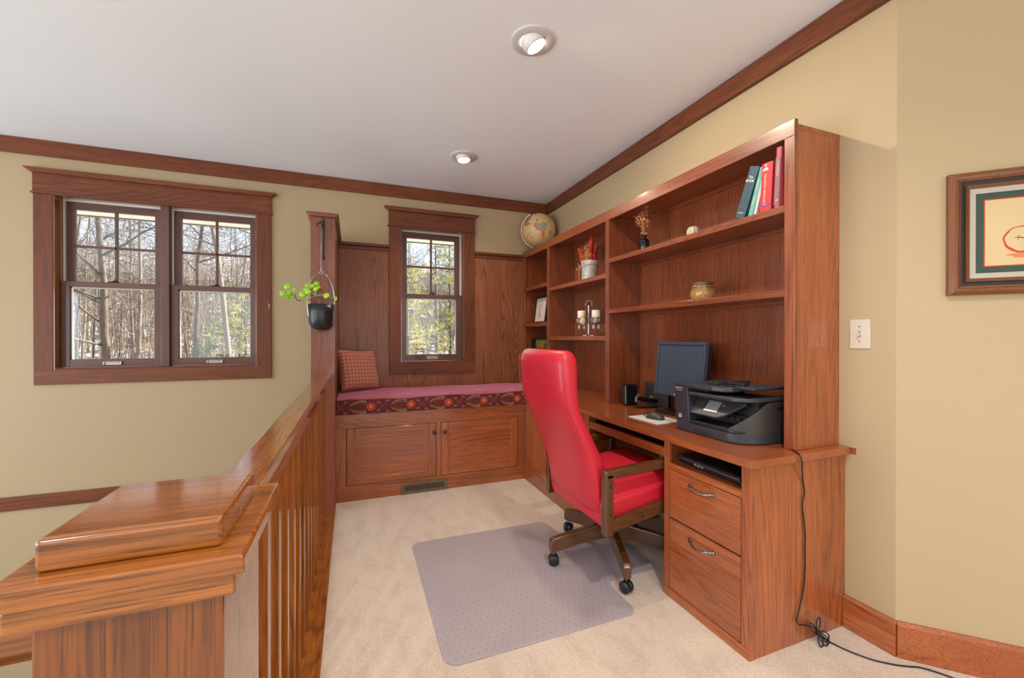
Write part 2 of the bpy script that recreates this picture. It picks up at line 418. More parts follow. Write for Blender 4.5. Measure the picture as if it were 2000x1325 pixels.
# ------------------------------------------------------------------ windows
def window(name, H, units, fy, over=.105):
    x0, x1, z0, z1 = H
    w = empty(name, ((x0 + x1) / 2, fy, z0), kind='structure')
    yb = YW + .004
    MB().box(x0 - .108, x1 + .108, fy, yb, z1 + .004, z1 + .137, W_TRIM).build('head_board', w, bevel=.0015)
    mb = MB().prism([(x0 - .108, z1 + .137), (x0 - .145, z1 + .165), (x0 - .145, z1 + .172), (x1 + .145, z1 + .172), (x1 + .145, z1 + .165), (x1 + .108, z1 + .137)], 1, fy - .022, yb, W_TRIM[0])
    mb.build('head_cap', w, bevel=.001)
    MB().box(x0 - .116, x1 + .116, fy - .010, yb, z1 - .006, z1 + .006, W_TRIM).build('head_bead', w, bevel=.003)
    for a, b in ((x0 - .104, x0), (x1, x1 + .104)): MB().box(a, b, fy, yb, z0, z1 - .006, W_TRIM).build('side_casing', w, bevel=.0015)
    MB().box(x0 - .104, x1 + .104, fy, yb, z0 - .104, z0, W_TRIM).build('apron', w, bevel=.0015)
    j = MB(); t = .008
    j.box(x0, x0 + t, fy + .004, YW + .145, z0, z1, W_RAIL).box(x1 - t, x1, fy + .004, YW + .145, z0, z1, W_RAIL)
    j.box(x0 + t, x1 - t, fy + .004, YW + .145, z1 - t, z1, W_RAIL).box(x0 + t, x1 - t, fy + .004, YW + .145, z0, z0 + t, W_TRIM)
    j.build('jamb', w)
    x0 += t; x1 -= t; z0 += t; z1 -= t
    if len(units) > 1:
        for k in range(len(units) - 1):
            MB().box(units[k][1], units[k + 1][0], YW + .018, YW + .14, z0, z1, W_SASH).build('mullion', w, bevel=.002)
    for (a, b) in units:
        for p, q in ((a, a + .011), (b - .011, b)):
            MB().box(p, q, YW + .075, YW + .12, 1.58, z1, WHITE_TRIM).build('track', w)
        MB().box(a, b, YW + .072, YW + .12, z1 - .012, z1, WHITE_TRIM).build('track', w)
        zm = 1.597; st = .046
        # upper sash sits further out, its stiles inside the tracks
        ya, yc = YW + .088, YW + .122
        u0, u1 = a + .012, b - .012
        s = MB().box(u0, u0 + st, ya, yc, zm - .018, z1 - .012, W_SASH).box(u1 - st, u1, ya, yc, zm - .018, z1 - .012, W_SASH)
        s.box(u0 + st, u1 - st, ya, yc, z1 - .064, z1 - .012, W_SASH).box(u0 + st, u1 - st, ya, yc, zm - .018, zm + .012, W_SASH)
        us = s.build('upper_sash', w, bevel=.002)
        g = MB().box(u0 + st, u1 - st, ya + .014, ya + .018, zm + .012, z1 - .064, GLASS); g.build('pane', us)
        cx = (u0 + u1) / 2; cz = (zm + .012 + z1 - .064) / 2
        MB().box(cx - .009, cx + .009, ya + .003, ya + .026, zm + .012, z1 - .064, W_SASH).build('muntin', us, bevel=.003)
        MB().box(u0 + st, u1 - st, ya + .003, ya + .026, cz - .009, cz + .009, W_SASH).build('muntin', us, bevel=.003)
        # lower sash
        ya, yc = YW + .045, YW + .082; st = .049
        s = MB().box(a, a + st, ya, yc, z0 + .004, zm + .018, W_SASH).box(b - st, b, ya, yc, z0 + .004, zm + .018, W_SASH)
        s.box(a + st, b - st, ya, yc, zm - .020, zm + .018, W_SASH).box(a + st, b - st, ya, yc, z0 + .004, z0 + .064, W_SASH)
        ls = s.build('lower_sash', w, bevel=.002)
        MB().box(a + st, b - st, ya + .014, ya + .018, z0 + .064, zm - .020, GLASS).build('pane', ls)
        s = MB()
        for p, q, r_, t_ in ((a + st, a + st + .008, z0 + .064, zm - .02), (b - st - .008, b - st, z0 + .064, zm - .02)): s.box(p, q, ya + .018, ya + .03, r_, t_, WHITE_TRIM)
        s.box(a + st, b - st, ya + .018, ya + .03, zm - .03, zm - .02, WHITE_TRIM); s.build('glazing_bead', ls)
        cx = (a + b) / 2
        h = MB().box(cx - .055, cx + .055, ya - .006, ya, z0 + .018, z0 + .046, PEWTER).box(cx - .04, cx + .04, ya - .016, ya - .006, z0 + .034, z0 + .042, PEWTER)
        h.box(cx - .055, cx - .045, ya - .014, ya, z0 + .02, z0 + .044, PEWTER).box(cx + .045, cx + .055, ya - .014, ya, z0 + .02, z0 + .044, PEWTER)
        h.build('lift_handle', ls, bevel=.002)
        l = MB().rbox(cx - .032, cx + .032, ya + .004, ya + .030, zm + .018, zm + .026, KNOB, .004).rbox(cx - .004, cx + .026, ya - .002, ya + .012, zm + .026, zm + .034, KNOB, .003)
        l.build('sash_lock', ls)
    return w
window('window_1', H1, [(-1.970, -1.374), (-1.319, -.732)], 3.94)
window('window_2', H2, [(.434, 1.012)], 3.928)

# ------------------------------------------------------------------ alcove panelling and wing wall
wp = empty('trim_5', (.9, 3.945, .6), kind='structure')
for (a, b, z0, z1, n) in ((-.100, .322, .6, 1.985, 'panel'), (1.124, 1.66, .6, 1.985, 'panel'), (.322, 1.124, .6, .865, 'panel')):
    m = W_PANEL_LIT[2]
    MB().box(a, b, 3.946, YW + .002, z0, z1, m).build(n, wp)
for a, b in ((-.100, .322), (1.124, 1.66)):
    MB().box(a, b, 3.936, YW, 1.985, 2.012, W_TRIM).box(a, b, 3.920, YW, 2.018, 2.042, W_TRIM).box(a, b, 3.94, YW, 2.012, 2.018, W_TRIM).build('cap_rail', wp, bevel=.002)
for a in (.50, .935): MB().box(a - .011, a + .011, 3.938, 3.947, .74, .864, W_RAIL[2]).build('batten', wp, bevel=.001)
ww = empty('wall_wing', (-.18, 3.5, 0), kind='structure')
MB().box(-.256, -.103, 3.10, YW, -.1, 2.022, W_SHELF[2]).build('post_face', ww, bevel=.002)
mb = MB().prism([(-.262, 2.018), (-.282, 2.040), (-.282, 2.046), (-.078, 2.046), (-.078, 2.040), (-.097, 2.018)], 1, 3.078, YW, W_SHELF[1]); mb.build('cap', ww, bevel=.001)

# ------------------------------------------------------------------ window seat
ws = empty('window_seat', (.63, 3.55, 0), 'oak window seat base with two panelled doors below the small window', 'bench')
mb = MB()
f0, f1 = 3.268, 3.288
mb.box(-.103, 1.375, f0, f1, .533, .637, W_DESK).box(-.103, 1.375, f0, f1, 0, .112, W_DESK)
mb.box(-.103, -.034, f0, f1, .112, .533, W_DESK).box(1.313, 1.375, f0, f1, .112, .533, W_DESK).box(.624, .660, f0, f1, .112, .533, W_DESK)
mb.build('face_frame', ws, bevel=.0012)
MB().box(-.103, 1.66, f1, 3.946, .615, .637, W_DESK).build('seat_board', ws)
MB().box(-.103, -.085, f1, 3.946, 0, .615, W_DESK).box(-.085, 1.375, 3.93, 3.946, 0, .615, W_DESK).build('carcass', ws)
def panel_door(parent, x0, x1, z0, z1, y, knob_x, st=.056):
    mb = MB(); y1 = y + .018
    mb.box(x0, x0 + st, y, y1, z0, z1, W_DESK).box(x1 - st, x1, y, y1, z0, z1, W_DESK)
    mb.box(x0 + st, x1 - st, y, y1, z1 - st * .85, z1, W_DESK).box(x0 + st, x1 - st, y, y1, z0, z0 + st * .85, W_DESK)
    d = mb.build('door', parent, bevel=.003)
    MB().box(x0 + st, x1 - st, y + .008, y1, z0 + st * .85, z1 - st * .85, W_DESK).build('door_panel', d)
    MB().lathe([(.0055, 0), (.005, -.010), (.010, -.014), (.0145, -.019), (.0135, -.025), (.006, -.029)], (knob_x, y, z1 - .072), KNOB, 16, axis=1).build('knob', d)
panel_door(ws, -.031, .621, .115, .530, f0 - .002, .604)
panel_door(ws, .663, 1.310, .115, .530, f0 - .002, .686)

# heat register
reg = empty('floor_register', (.53, 3.26, 0), 'brown metal heat register with vertical slots in the window seat toe board', 'vent')
RM = plain('register_bronze', (.16, .115, .065), .45, metal=.3)
mb = MB(); y0, y1 = 3.259, 3.2675; a, b, c, d = .352, .706, .004, .082
mb.box(a, b, y0, y1, c, c + .018, RM).box(a, b, y0, y1, d - .018, d, RM).box(a, a + .026, y0, y1, c + .018, d - .018, RM).box(b - .026, b, y0, y1, c + .018, d - .018, RM)
mb.build('frame', reg, bevel=.002)
MB().box(a + .026, b - .026, y1 - .002, y1, c + .018, d - .018, BLACK_SOFT).build('backing', reg)
mb = MB(); n = 22
for i in range(n + 1):
    x = a + .026 + (b - a - .052) * i / n; mb.box(x - .0028, x + .0028, y0 + .002, y1 - .002, c + .016, d - .016, RM)
mb.build('louver', reg)

# ------------------------------------------------------------------ seat cushion (woven floral on box sides, same cloth on top, lightened by painted sheen)
def damask(name, side):
    m = M(name, .8 if side else .62, .3 if side else .5)
    x, y, z = m.xyz(m.coord())
    if side: u, v = x, z
    else: u, v = x, y
    P = .292; Q = .115
    px = (u + .012).mod(P) - P / 2          # flower at px = 0
    pz = v if side else (v.mod(Q * 2) - Q)
    pz = pz - (.052 if side else 0.)
    wob = (m.noise(m.coord(), 90., 2.) - .5) * .012
    px = px + wob; pz = pz + wob
    # flower: ring of petals round a bright heart
    rad = (px * px + pz * pz).sqrt(); ang = pz.atan2(px)
    petal = (ang * 8.).sin() * .006 + .029
    fl = (rad - petal).ss(.004, -.004)
    heart = (rad - .010).ss(.003, -.003)
    fring = ((rad - .019).abs()).ss(.0035, .001)
    # mirrored plumes that swell towards the flower, crossing vines on its other side
    t = ((px + .172) / .142)
    ins = t.gt(0.) * t.lt(1.)
    hgt = ((t * (PI * .64)).sin()) * .043
    a1 = ((pz.abs() - hgt).abs() - (t * .0065 + .0015)).ss(.002, -.001) * ins
    a2 = ((pz.abs() - hgt * .62).abs() - (t * .003 + .0008)).ss(.0015, -.0008) * ins
    stem = (pz.abs() - ((px * 40.).sin() * .005 + .004)).abs().ss(.0035, .0012)
    u2 = (px - .085).abs()
    diag = (pz.abs() - u2 * .75).abs().ss(.0035, .0012) * px.gt(.025) + (pz.abs() - u2 * .75 - .010).abs().ss(.0025, .001) * px.gt(.025) * .6
    leaf2 = ((((px - .055) / .016).pow(2) + ((pz.abs() - .030) / .008).pow(2)).sqrt()).ss(1.05, .85) + ((((px - .118) / .015).pow(2) + ((pz.abs() - .040) / .007).pow(2)).sqrt()).ss(1.05, .85)
    leaf = m.voro(m.scale(m.coord(), 1, 1, 1), 55.).lt(.26)
    weave = m.noise(m.scale(m.coord(), 1, 1, 1), 700., 1.)
    g = 1.0
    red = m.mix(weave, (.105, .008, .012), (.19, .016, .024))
    if not side: red = m.mix(weave, (.36, .045, .085), (.50, .09, .14))  # top lightened: window light reflected off the cloth put into its colour
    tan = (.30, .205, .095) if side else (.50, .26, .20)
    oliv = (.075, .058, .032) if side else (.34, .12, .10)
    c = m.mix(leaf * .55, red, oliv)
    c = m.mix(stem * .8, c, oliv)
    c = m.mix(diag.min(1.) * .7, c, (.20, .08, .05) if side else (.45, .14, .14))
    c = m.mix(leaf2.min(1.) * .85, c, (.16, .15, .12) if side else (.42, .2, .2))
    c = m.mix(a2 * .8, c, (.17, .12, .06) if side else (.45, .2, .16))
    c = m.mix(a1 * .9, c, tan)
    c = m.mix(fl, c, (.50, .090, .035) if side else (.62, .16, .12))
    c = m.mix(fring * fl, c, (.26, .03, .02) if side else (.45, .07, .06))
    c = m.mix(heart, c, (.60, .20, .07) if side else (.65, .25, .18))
    m.color(c); m.bump(weave, .35, .0008)
    m.b.inputs['Sheen Weight'].default_value = .9 if not side else .1
    m.b.inputs['Sheen Roughness'].default_value = .4
    m.b.inputs['Sheen Tint'].default_value = (1., .45, .62, 1)
    return m.m
DAM_SIDE = damask('damask_side', True); DAM_TOP_LIT = damask('damask_top_lit', False)
cu = empty('seat_cushion', (0, 3.265, .637), 'long red floral box cushion with piping lying on the window seat', 'cushion')
x0, x1, y0, y1, z0, z1 = -.099, 1.63, 3.262, 3.915, .638, .742
nx = 40; ny = 12
def top_z(u, v): return z1 + .018 * (1 - (2 * u - 1) ** 6) * (1 - (2 * v - 1) ** 4) + .003 * math.sin(u * 21 + v * 3)
def fr_z(u): return z1 + .004 * math.sin(u * 17) + .002 * math.sin(u * 41)
mb = MB(); vs = []; fs = []
for j in range(ny + 1):
    for i in range(nx + 1):
        u, v = i / nx, j / ny
        z = top_z(u, v)
        if j == 0: z = fr_z(u)
        vs.append((x0 + (x1 - x0) * u, y0 + (y1 - y0) * v - (.0 if j else .004), z))
for j in range(ny):
    for i in range(nx): k = j * (nx + 1) + i; fs.append((k, k + 1, k + nx + 2, k + nx + 1))
mb.add(vs, fs, DAM_TOP_LIT, True); mb.build('cushion_top', cu)
mb = MB(); vs = []; fs = []
for i in range(nx + 1):
    u = i / nx; X_ = x0 + (x1 - x0) * u
    for k in range(5):
        t = k / 4; vs.append((X_, y0 - .007 * math.sin(PI * t) - .002, z0 + (fr_z(u) - z0) * t))
for i in range(nx):
    for k in range(4): q = i * 5 + k; fs.append((q, q + 5, q + 6, q + 1))
mb.add(vs, fs, DAM_SIDE, True)
mb.box(x0, x1, y0 + .004, y1, z0, z1 - .012, DAM_SIDE)
mb.build('cushion_box', cu)
PIPE = plain('piping_red', (.22, .06, .045), .7)
mb = MB().tube([(x0 + (x1 - x0) * i / nx, y0 - .005, fr_z(i / nx)) for i in range(nx + 1)], .0045, PIPE, 8); mb.build('piping', cu)

# plaid pillow leaning into the corner
def plaid():
    m = M('plaid_cotton', .85, .2); x, y, z = m.xyz(m.coord())
    P = .030
    def band(a, w0, w1): return ((a.mod(P) / P - .5).abs()).ss(w0, w1)
    bx, bz = band(x, .22, .30), band(z, .22, .30)
    lx = ((x.mod(P) / P - .5).abs()).ss(.44, .485); lz = ((z.mod(P) / P - .5).abs()).ss(.44, .485)
    w = m.noise(m.coord(), 500., 2.)
    c = m.mix(w, (.33, .090, .066), (.42, .125, .092))
    c = m.mix((bx + bz) * .36, c, (.56, .27, .20))
    c = m.mix((lx + lz) * .35, c, (.68, .43, .33))
    c = m.mix(lx * lz * .7, c, (.80, .60, .46))
    m.color(c); m.bump(w, .3, .0006); m.b.inputs['Sheen Weight'].default_value = .2; return m.m
PL = plaid()
mb = MB(); n = 22; W, H, T = .365, .355, .060
def pil(sgn):
    vs = []; fs = []
    for j in range(n + 1):
        for i in range(n + 1):
            u, v = 2 * i / n - 1, 2 * j / n - 1
            prof = ((1 - u ** 4) * (1 - v ** 4)) ** .55
            pin = 1 - .07 * (1 - abs(v) ** 1.5) * abs(u) ** 3; pin2 = 1 - .06 * (1 - abs(u) ** 1.5) * abs(v) ** 3
            d = sgn * T * prof * (1 + .06 * math.sin(7 * u + 3 * v) * (1 - prof))
            vs.append((u * W / 2 * pin, d, v * H / 2 * pin2 + H / 2))
    for j in range(n):
        for i in range(n): k = j * (n + 1) + i; fs.append((k, k + 1, k + n + 2, k + n + 1))
    mb.add(vs, fs, PL, True)
pil(-1); pil(1)
po = mb.build('throw_pillow', None, merge=True, label='square pillow in red and tan plaid propped in the window seat corner', cat='pillow')
po.location = (.080, 3.712, .757); po.rotation_euler = (R(-17), R(3), R(34))
# ------------------------------------------------------------------ balustrade and newel
br = empty('stair_railing', (-.178, 1.9, 0), 'oak stair railing with square spindles running from the newel to the alcove post', 'railing')
yA, yB = .60, 3.10
mb = MB().prism([(-.218, .915), (-.218, .944), (-.210, .953), (-.144, .953), (-.135, .944), (-.135, .915), (-.146, .900), (-.207, .900)], 1, .62, yB, W_RAIL[1]); mb.build('handrail', br, bevel=.002)
MB().prism([(-.262, -.03), (-.262, .016), (-.258, .020), (-.107, .020), (-.103, .016), (-.103, -.03)], 1, .64, yB, W_RAIL[1]).build('shoe_board', br, bevel=.001)
b0 = None
for k in range(16):
    y = 2.996 - .1435 * k
    if b0 is None:
        b0 = MB().box(-.194, -.162, y, y + .032, .018, .902, W_RAIL_SHADED).build('baluster', br, loc=(-.178, y, 0), bevel=.0015)
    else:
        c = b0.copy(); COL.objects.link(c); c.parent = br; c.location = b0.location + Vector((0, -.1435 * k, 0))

def newel(name, cx, x0, x1, y0, y1, label):
    e = empty(name, (cx, (y0 + y1) / 2, 0), label, 'newel post')
    MB().box(x0, x1, y0, y1, -.3 if y0 < 1 else 0, .972, W_RAIL_SHADED).build('post', e, bevel=.003)
    o = .012
    MB().box(x0 - o, x1 + o, y0 - o, y1 + o, .959, .979, W_RAIL[0]).box(x0 - .006, x1 + .006, y0 - .006, y1 + .006, .979, .983, W_RAIL[0]).build('neck_moulding', e, bevel=.002)
    o = .0215
    MB().prism([(x0 - o, .982), (x0 - o, .997), (x0 - o + .003, 1.0005), (x1 + o - .003, 1.0005), (x1 + o, .997), (x1 + o, .982)], 1, y0 - o, y1 + o, W_RAIL[0]).build('cap_plate', e, bevel=.0015)
    MB().rbox(x0 + .001, x1 - .001, y0 + .001, y1 - .016, 1.0, 1.0295, W_RAIL[0], .005, 3).build('cap_block', e)
    return e
newel('newel_post', -.1825, -.251, -.114, .469, .632, 'square oak newel post with stepped block cap at the near end of the railing')
# the return rail that leaves the newel towards the stairs
rr = empty('return_railing', (-.9, .55, 0), 'short oak railing leaving the side of the newel post towards the stairs', 'railing')
mb = MB().prism([(.508, .915), (.508, .944), (.516, .953), (.584, .953), (.592, .944), (.592, .915), (.58, .900), (.52, .900)], 0, -1.9, -.245, W_RAIL[0]); mb.build('handrail', rr, bevel=.002)
MB().box(-1.9, -.255, .5, .6, -.03, .02, W_RAIL).build('shoe_board', rr)
for k in range(11):
    x = -.36 - .1435 * k
    if k == 0: c0 = MB().box(x - .016, x + .016, .534, .566, .018, .902, W_RAIL_SHADED).build('baluster', rr, loc=(x, .55, 0), bevel=.0015)
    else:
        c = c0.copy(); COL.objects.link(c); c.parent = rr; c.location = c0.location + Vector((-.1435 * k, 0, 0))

# ------------------------------------------------------------------ desk: pedestal, corner cabinet, worktop, keyboard tray
FX = 1.375; YN = 1.118
dc = empty('drawer_cabinet', (1.62, 1.345, 0), 'oak drawer pedestal with two drawers at the near end of the desk', 'cabinet')
mb = MB(); a, b = FX, FX + .02
mb.box(a, b, YN, YN + .037, 0, .720, W_DESK).box(a, b, 1.540, 1.572, 0, .720, W_DESK)
mb.box(a, b, YN + .037, 1.540, .594, .621, W_DESK)
mb.box(a, b, YN + .037, 1.540, 0, .040, W_DESK)
mb.build('face_frame', dc, bevel=.0012)
MB().box(a - .004, b, YN - .001, 1.572, 0, .036, W_DESK).build('toe_board', dc, bevel=.0015)
MB().box(b, XW - .001, YN, YN + .019, 0, .720, W_DESK[2]).build('end_panel', dc, bevel=.001)
MB().box(b, XW - .01, 1.553, 1.572, 0, .720, W_DESK[2]).box(XW - .03, XW - .01, YN + .02, 1.553, 0, .72, W_DESK[2]).build('inner_panel', dc)
MB().box(b, XW - .03, YN + .019, 1.553, .600, .6205, W_DESK[1]).build('cubby_shelf', dc)
PULL = plain('pull_steel', (.26, .26, .27), .2, metal=1.)
def pull(parent, yc, zc, x):
    w = .062
    pts = []
    for i in range(13):
        t = i / 12; yy = yc + w * (2 * t - 1)
        pts.append((x - .006 - .022 * math.sin(PI * t) ** .7, yy, zc + .002 - .012 * math.sin(PI * t) ** 1.5))
    mb = MB().tube(pts, .0045, PULL, 10, rs=[.0062 - .0022 * math.sin(PI * i / 12) for i in range(13)])
    for s in (-1, 1): mb.lathe([(.009, 0), (.0085, -.004), (.006, -.009)], (x, yc + s * w, zc + .001), PULL, 14, axis=0)
    mb.build('handle', parent)
for z0, z1, hz in ((.372, .591, .556), (.043, .366, .320)):
    d = MB().box(FX + .001, FX + .021, YN + .040, 1.537, z0, z1, W_DESK).build('drawer', dc, bevel=.0012)
    MB().box(FX + .021, XW - .05, YN + .05, 1.525, z0 + .01, z1 - .03, W_DESK[0]).build('drawer_box', d)
    pull(d, 1.347, hz, FX + .001)

kc = empty('corner_cabinet', (1.62, 2.75, 0), 'oak base cabinet with a panelled door between the chair and the window seat', 'cabinet')
mb = MB(); a, b = FX, FX + .02
mb.box(a, b, 3.21, 3.268, 0, .720, W_DESK).box(a, b, 2.240, 2.29, 0, .720, W_DESK).box(a, b, 2.29, 3.21, 0, .105, W_DESK).box(a, b, 2.29, 3.21, .665, .720, W_DESK).box(a, b, 2.735, 2.765, .105, .665, W_DESK)
mb.build('face_frame', kc, bevel=.0012)
MB().box(b, XW - .001, 2.240, 2.259, 0, .720, W_DESK[2]).box(b, XW - .001, 3.245, 3.262, 0, .72, W_DESK[2]).box(XW - .02, XW - .001, 2.259, 3.245, 0, .72, W_DESK[2]).build('carcass', kc)
def side_door(parent, y0, y1, z0, z1, x, st=.056):
    mb = MB(); x1 = x + .018
    mb.box(x, x1, y0, y0 + st, z0, z1, W_DESK).box(x, x1, y1 - st, y1, z0, z1, W_DESK)
    mb.box(x, x1, y0 + st, y1 - st, z1 - st * .85, z1, W_DESK).box(x, x1, y0 + st, y1 - st, z0, z0 + st * .85, W_DESK)
    d = mb.build('door', parent, bevel=.003)
    MB().box(x + .008, x1, y0 + st, y1 - st, z0 + st * .85, z1 - st * .85, W_DESK[2]).build('door_panel', d)
    MB().lathe([(.0055, 0), (.005, -.010), (.010, -.014), (.0145, -.019), (.0135, -.025), (.006, -.029)], (x, (y0 + .03) if y0 > 2.7 else (y1 - .03), z1 - .072), KNOB, 16, axis=0).build('knob', d)
side_door(kc, 2.768, 3.207, .108, .662, FX - .002); side_door(kc, 2.293, 2.732, .108, .662, FX - .002)

dt = empty('desk_worktop', (1.62, 2.2, .72), 'long oak desk worktop under the bookcase, glossy reddish brown', 'worktop')
mb = MB().prism([(1.352, 1.096), (1.915, 1.096), (1.915, 3.94), (1.66, 3.94), (1.66, 3.262), (1.352, 3.262)], 2, .7205, .749, W_DESK[1]); mb.build('top_board', dt, bevel=.002)
MB().box(XW - .001, XW + .04, 1.078, 1.118, .722, .748, W_DESK[1]).build('end_return', dt)

kt = empty('keyboard_tray', (1.6, 1.9, .64), 'oak pull-out keyboard tray hanging under the desk worktop', 'tray')
MB().box(FX + .005, FX + .025, 1.578, 2.236, .638, .681, W_DESK).build('front_board', kt, bevel=.0015)
MB().box(FX + .025, 1.86, 1.585, 2.23, .638, .652, W_DESK).build('tray_board', kt)
for y in (1.5735, 2.2285): MB().box(1.42, 1.84, y, y + .010, .655, .7195, STEEL).build('slide', kt)
kb = empty('keyboard', (1.56, 1.93, .652), 'slim black computer keyboard lying on the pull-out tray', 'keyboard')
MB().rbox(1.49, 1.64, 1.69, 2.15, .6525, .670, BLACK, .006).build('body', kb)
mb = MB()
for r_ in range(5):
    for c_ in range(20): mb.box(1.503 + r_ * .026, 1.503 + r_ * .026 + .021, 1.70 + c_ * .0222, 1.70 + c_ * .0222 + .018, .670, .676, BLACK_SOFT)
mb.build('keys', kb)

# ------------------------------------------------------------------ hutch bookcase
HX = 1.643
hu = empty('bookcase', (1.78, 2.5, .749), 'tall oak open bookcase standing on the desk along the wall', 'bookcase')
Z0, ZT = .7495, 2.050
HB = XW - .016     # face of the back boards
MB().box(HX, HX + .02, 1.140, 1.183, Z0, ZT - .04, W_SHELF[2]).build('stile', hu, bevel=.0015)
MB().box(HX + .002, XW, 1.142, 1.162, Z0, ZT, W_DESK[2]).box(HX + .02, HB, 1.162, 1.183, Z0, 2.0, W_SHELF[2]).build('side_panel', hu, bevel=.001)
MB().box(HX - .002, HX + .019, 1.139, 3.94, 2.006, 2.072, W_SHELF[1]).build('top_rail', hu, bevel=.0015)
MB().box(HX + .019, XW, 1.141, 3.94, 2.035, 2.054, W_DESK[1]).build('top_panel', hu)
PB, PA = 2.441, 3.366   # divider centres
for yc, w in ((PB, .042), (PA, .042)):
    d = MB().box(HX, HX + .019, yc - w / 2, yc + w / 2, Z0, 2.006, W_SHELF[2]).box(HX + .019, HB, yc - .019, yc + .019, Z0, 2.035, W_SHELF[2]).build('divider', hu, bevel=.0012)
MB().box(HX, HX + .019, 3.905, 3.94, Z0, 2.006, W_SHELF[2]).build('stile', hu, bevel=.0012)
MB().box(HX + .019, HB, 3.921, 3.94, Z0, 2.035, W_SHELF[2]).build('side_panel', hu)
ye = (1.183, PB - .019, PB + .019, PA - .019, PA + .019, 3.921)
bays = [(1.183, PB - .019), (PB + .019, PA - .019), (PA + .019, 3.921)]
for (p, q) in bays: MB().box(HB, XW - .001, p, q, Z0, 2.035, W_SHELF[2]).build('back_panel', hu)
shelves = {0: ((1.366, 1.395), (1.711, 1.740)), 1: ((1.180, 1.212), (1.615, 1.646)), 2: ((1.307, 1.343), (1.668, 1.702))}
for i, (p, q) in enumerate(bays):
    for z0, z1 in shelves[i]:
        MB().box(HX, HX + .019, p - .0, q, z0, z1, W_SHELF[1]).box(HX + .019, HB, p, q, z0 + .006, z1, W_SHELF[1]).build('shelf', hu, bevel=.0012)
        MB().box(HB - .012, HB, p, q, z0 - .012, z0 + .006, W_SHELF[1]).build('cleat', hu)
    MB().box(HB - .010, HB, p, q, 2.005, 2.035, W_SHELF[1]).build('cleat', hu)

# ------------------------------------------------------------------ chair mat
def mat_mat():
    m = M('mat_vinyl', .38, .5); x, y, z = m.xyz(m.coord())
    P = .030
    row = (y / P - (y / P).mod(1.)).mod(2.)
    dx = (x + row * (P / 2)).mod(P) - P / 2; dy = y.mod(P) - P / 2
    d = (dx * dx + dy * dy).sqrt().ss(.0042, .0026)
    n = m.noise(m.coord(), 4., 3.)
    c = m.mix(n, (.36, .315, .335), (.44, .385, .405))
    c = m.mix(d * .5, c, (.16, .13, .13))
    m.color(c); m.bump(m.noise(m.coord(), 300., 2.), .15, .0008); return m.m
cm = []
def arc(cx, cy, r, a0, a1, n=6): return [(cx + r * math.cos(R(a0 + (a1 - a0) * i / n)), cy + r * math.sin(R(a0 + (a1 - a0) * i / n))) for i in range(n + 1)]
r_ = .055
cm += arc(.318 + r_, 1.488 + r_, r_, 180, 270) + arc(1.165 - r_, 1.488 + r_, r_, 270, 360) + [(1.165, 1.70)]
cm += [(1.185, 1.735)] + arc(1.488 - r_, 1.742 + r_, r_, 270, 360) + arc(1.488 - r_, 2.20 - r_, r_, 0, 90) + [(1.20, 2.20), (1.18, 2.23)]
cm += arc(1.175 - r_, 2.452 - r_, r_, 0, 90) + arc(.322 + r_, 2.462 - r_, r_, 90, 180)
MB().prism([(x - .75, y - 1.95) for x, y in cm], 2, .0005, .0052, mat_mat()).build('chair_mat', None, bevel=.0015, label='grey plastic chair mat with dotted grip pattern on the carpet', cat='mat').location = (.75, 1.95, 0)

# ------------------------------------------------------------------ office chair
RED = M('red_leather', .36, .5, 0, .1)
_n = RED.noise(RED.coord(), 6., 3.); _v = RED.voro(RED.coord(), 260.)
_c = RED.mix(_n, (.53, .012, .030), (.60, .020, .042))
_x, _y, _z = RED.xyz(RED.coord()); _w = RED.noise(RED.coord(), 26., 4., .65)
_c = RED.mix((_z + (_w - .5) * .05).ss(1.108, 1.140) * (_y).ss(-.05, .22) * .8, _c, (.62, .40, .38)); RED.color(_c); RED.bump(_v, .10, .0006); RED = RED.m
SEAM = plain('red_piping', (.52, .035, .030), .5)
oc = empty('office_chair', (1.33, 1.91, 0), 'red leather high-back office chair with dark wooden arms at the desk', 'chair')
CY = 1.89
# backrest: rounded box sections following the measured profile
st = [  # (rear x, rear z, front x, front z, half width, roundness)
    (1.075, .372, 1.155, .400, .240), (1.055, .392, 1.160, .420, .248), (1.040, .450, 1.148, .475, .250), (1.020, .560, 1.120, .585, .250),
    (.988, .655, 1.080, .672, .250), (.950, .745, 1.030, .765, .250), (.915, .815, .995, .832, .250), (.893, .868, .975, .878, .250),
    (.880, .905, .972, .908, .250), (.868, .965, .968, .966, .251), (.862, 1.035, .966, 1.030, .251), (.860, 1.080, .966, 1.072, .249), (.864, 1.112, .962, 1.104, .244), (.878, 1.134, .950, 1.128, .232), (.900, 1.142, .930, 1.140, .21)]
def sect(rx, rz, fx, fz, hw, n=28, e=5.):
    cx, cz = (rx + fx) / 2, (rz + fz) / 2; dx, dz = (fx - rx) / 2, (fz - rz) / 2; out = []
    for i in range(n):
        a = 2 * PI * (i + .5) / n; ca, sa = math.cos(a), math.sin(a)
        u = math.copysign(abs(ca) ** (2 / e), ca); w = math.copysign(abs(sa) ** (2 / e), sa)
        bow = -.012 * (1 - w * w)          # slight bulge to the rear
        out.append((cx + dx * u + bow * (u < 0), CY + hw * w, cz + dz * u))
    return out
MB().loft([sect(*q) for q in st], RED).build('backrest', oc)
mb = MB()
for s in (-1, 1):
    for k in (0,):
        pts = [(q[0] + .007, CY + s * (q[4] - .001), q[1]) for q in st[1:-2]]
        mb.tube(pts, .0018, SEAM, 6)
mb.tube([(.892, CY + .245 * (2 * i / 14 - 1), .868 + .004 * math.sin(PI * i / 14)) for i in range(15)], .0012, SEAM, 6)
mb.build('seam', oc)
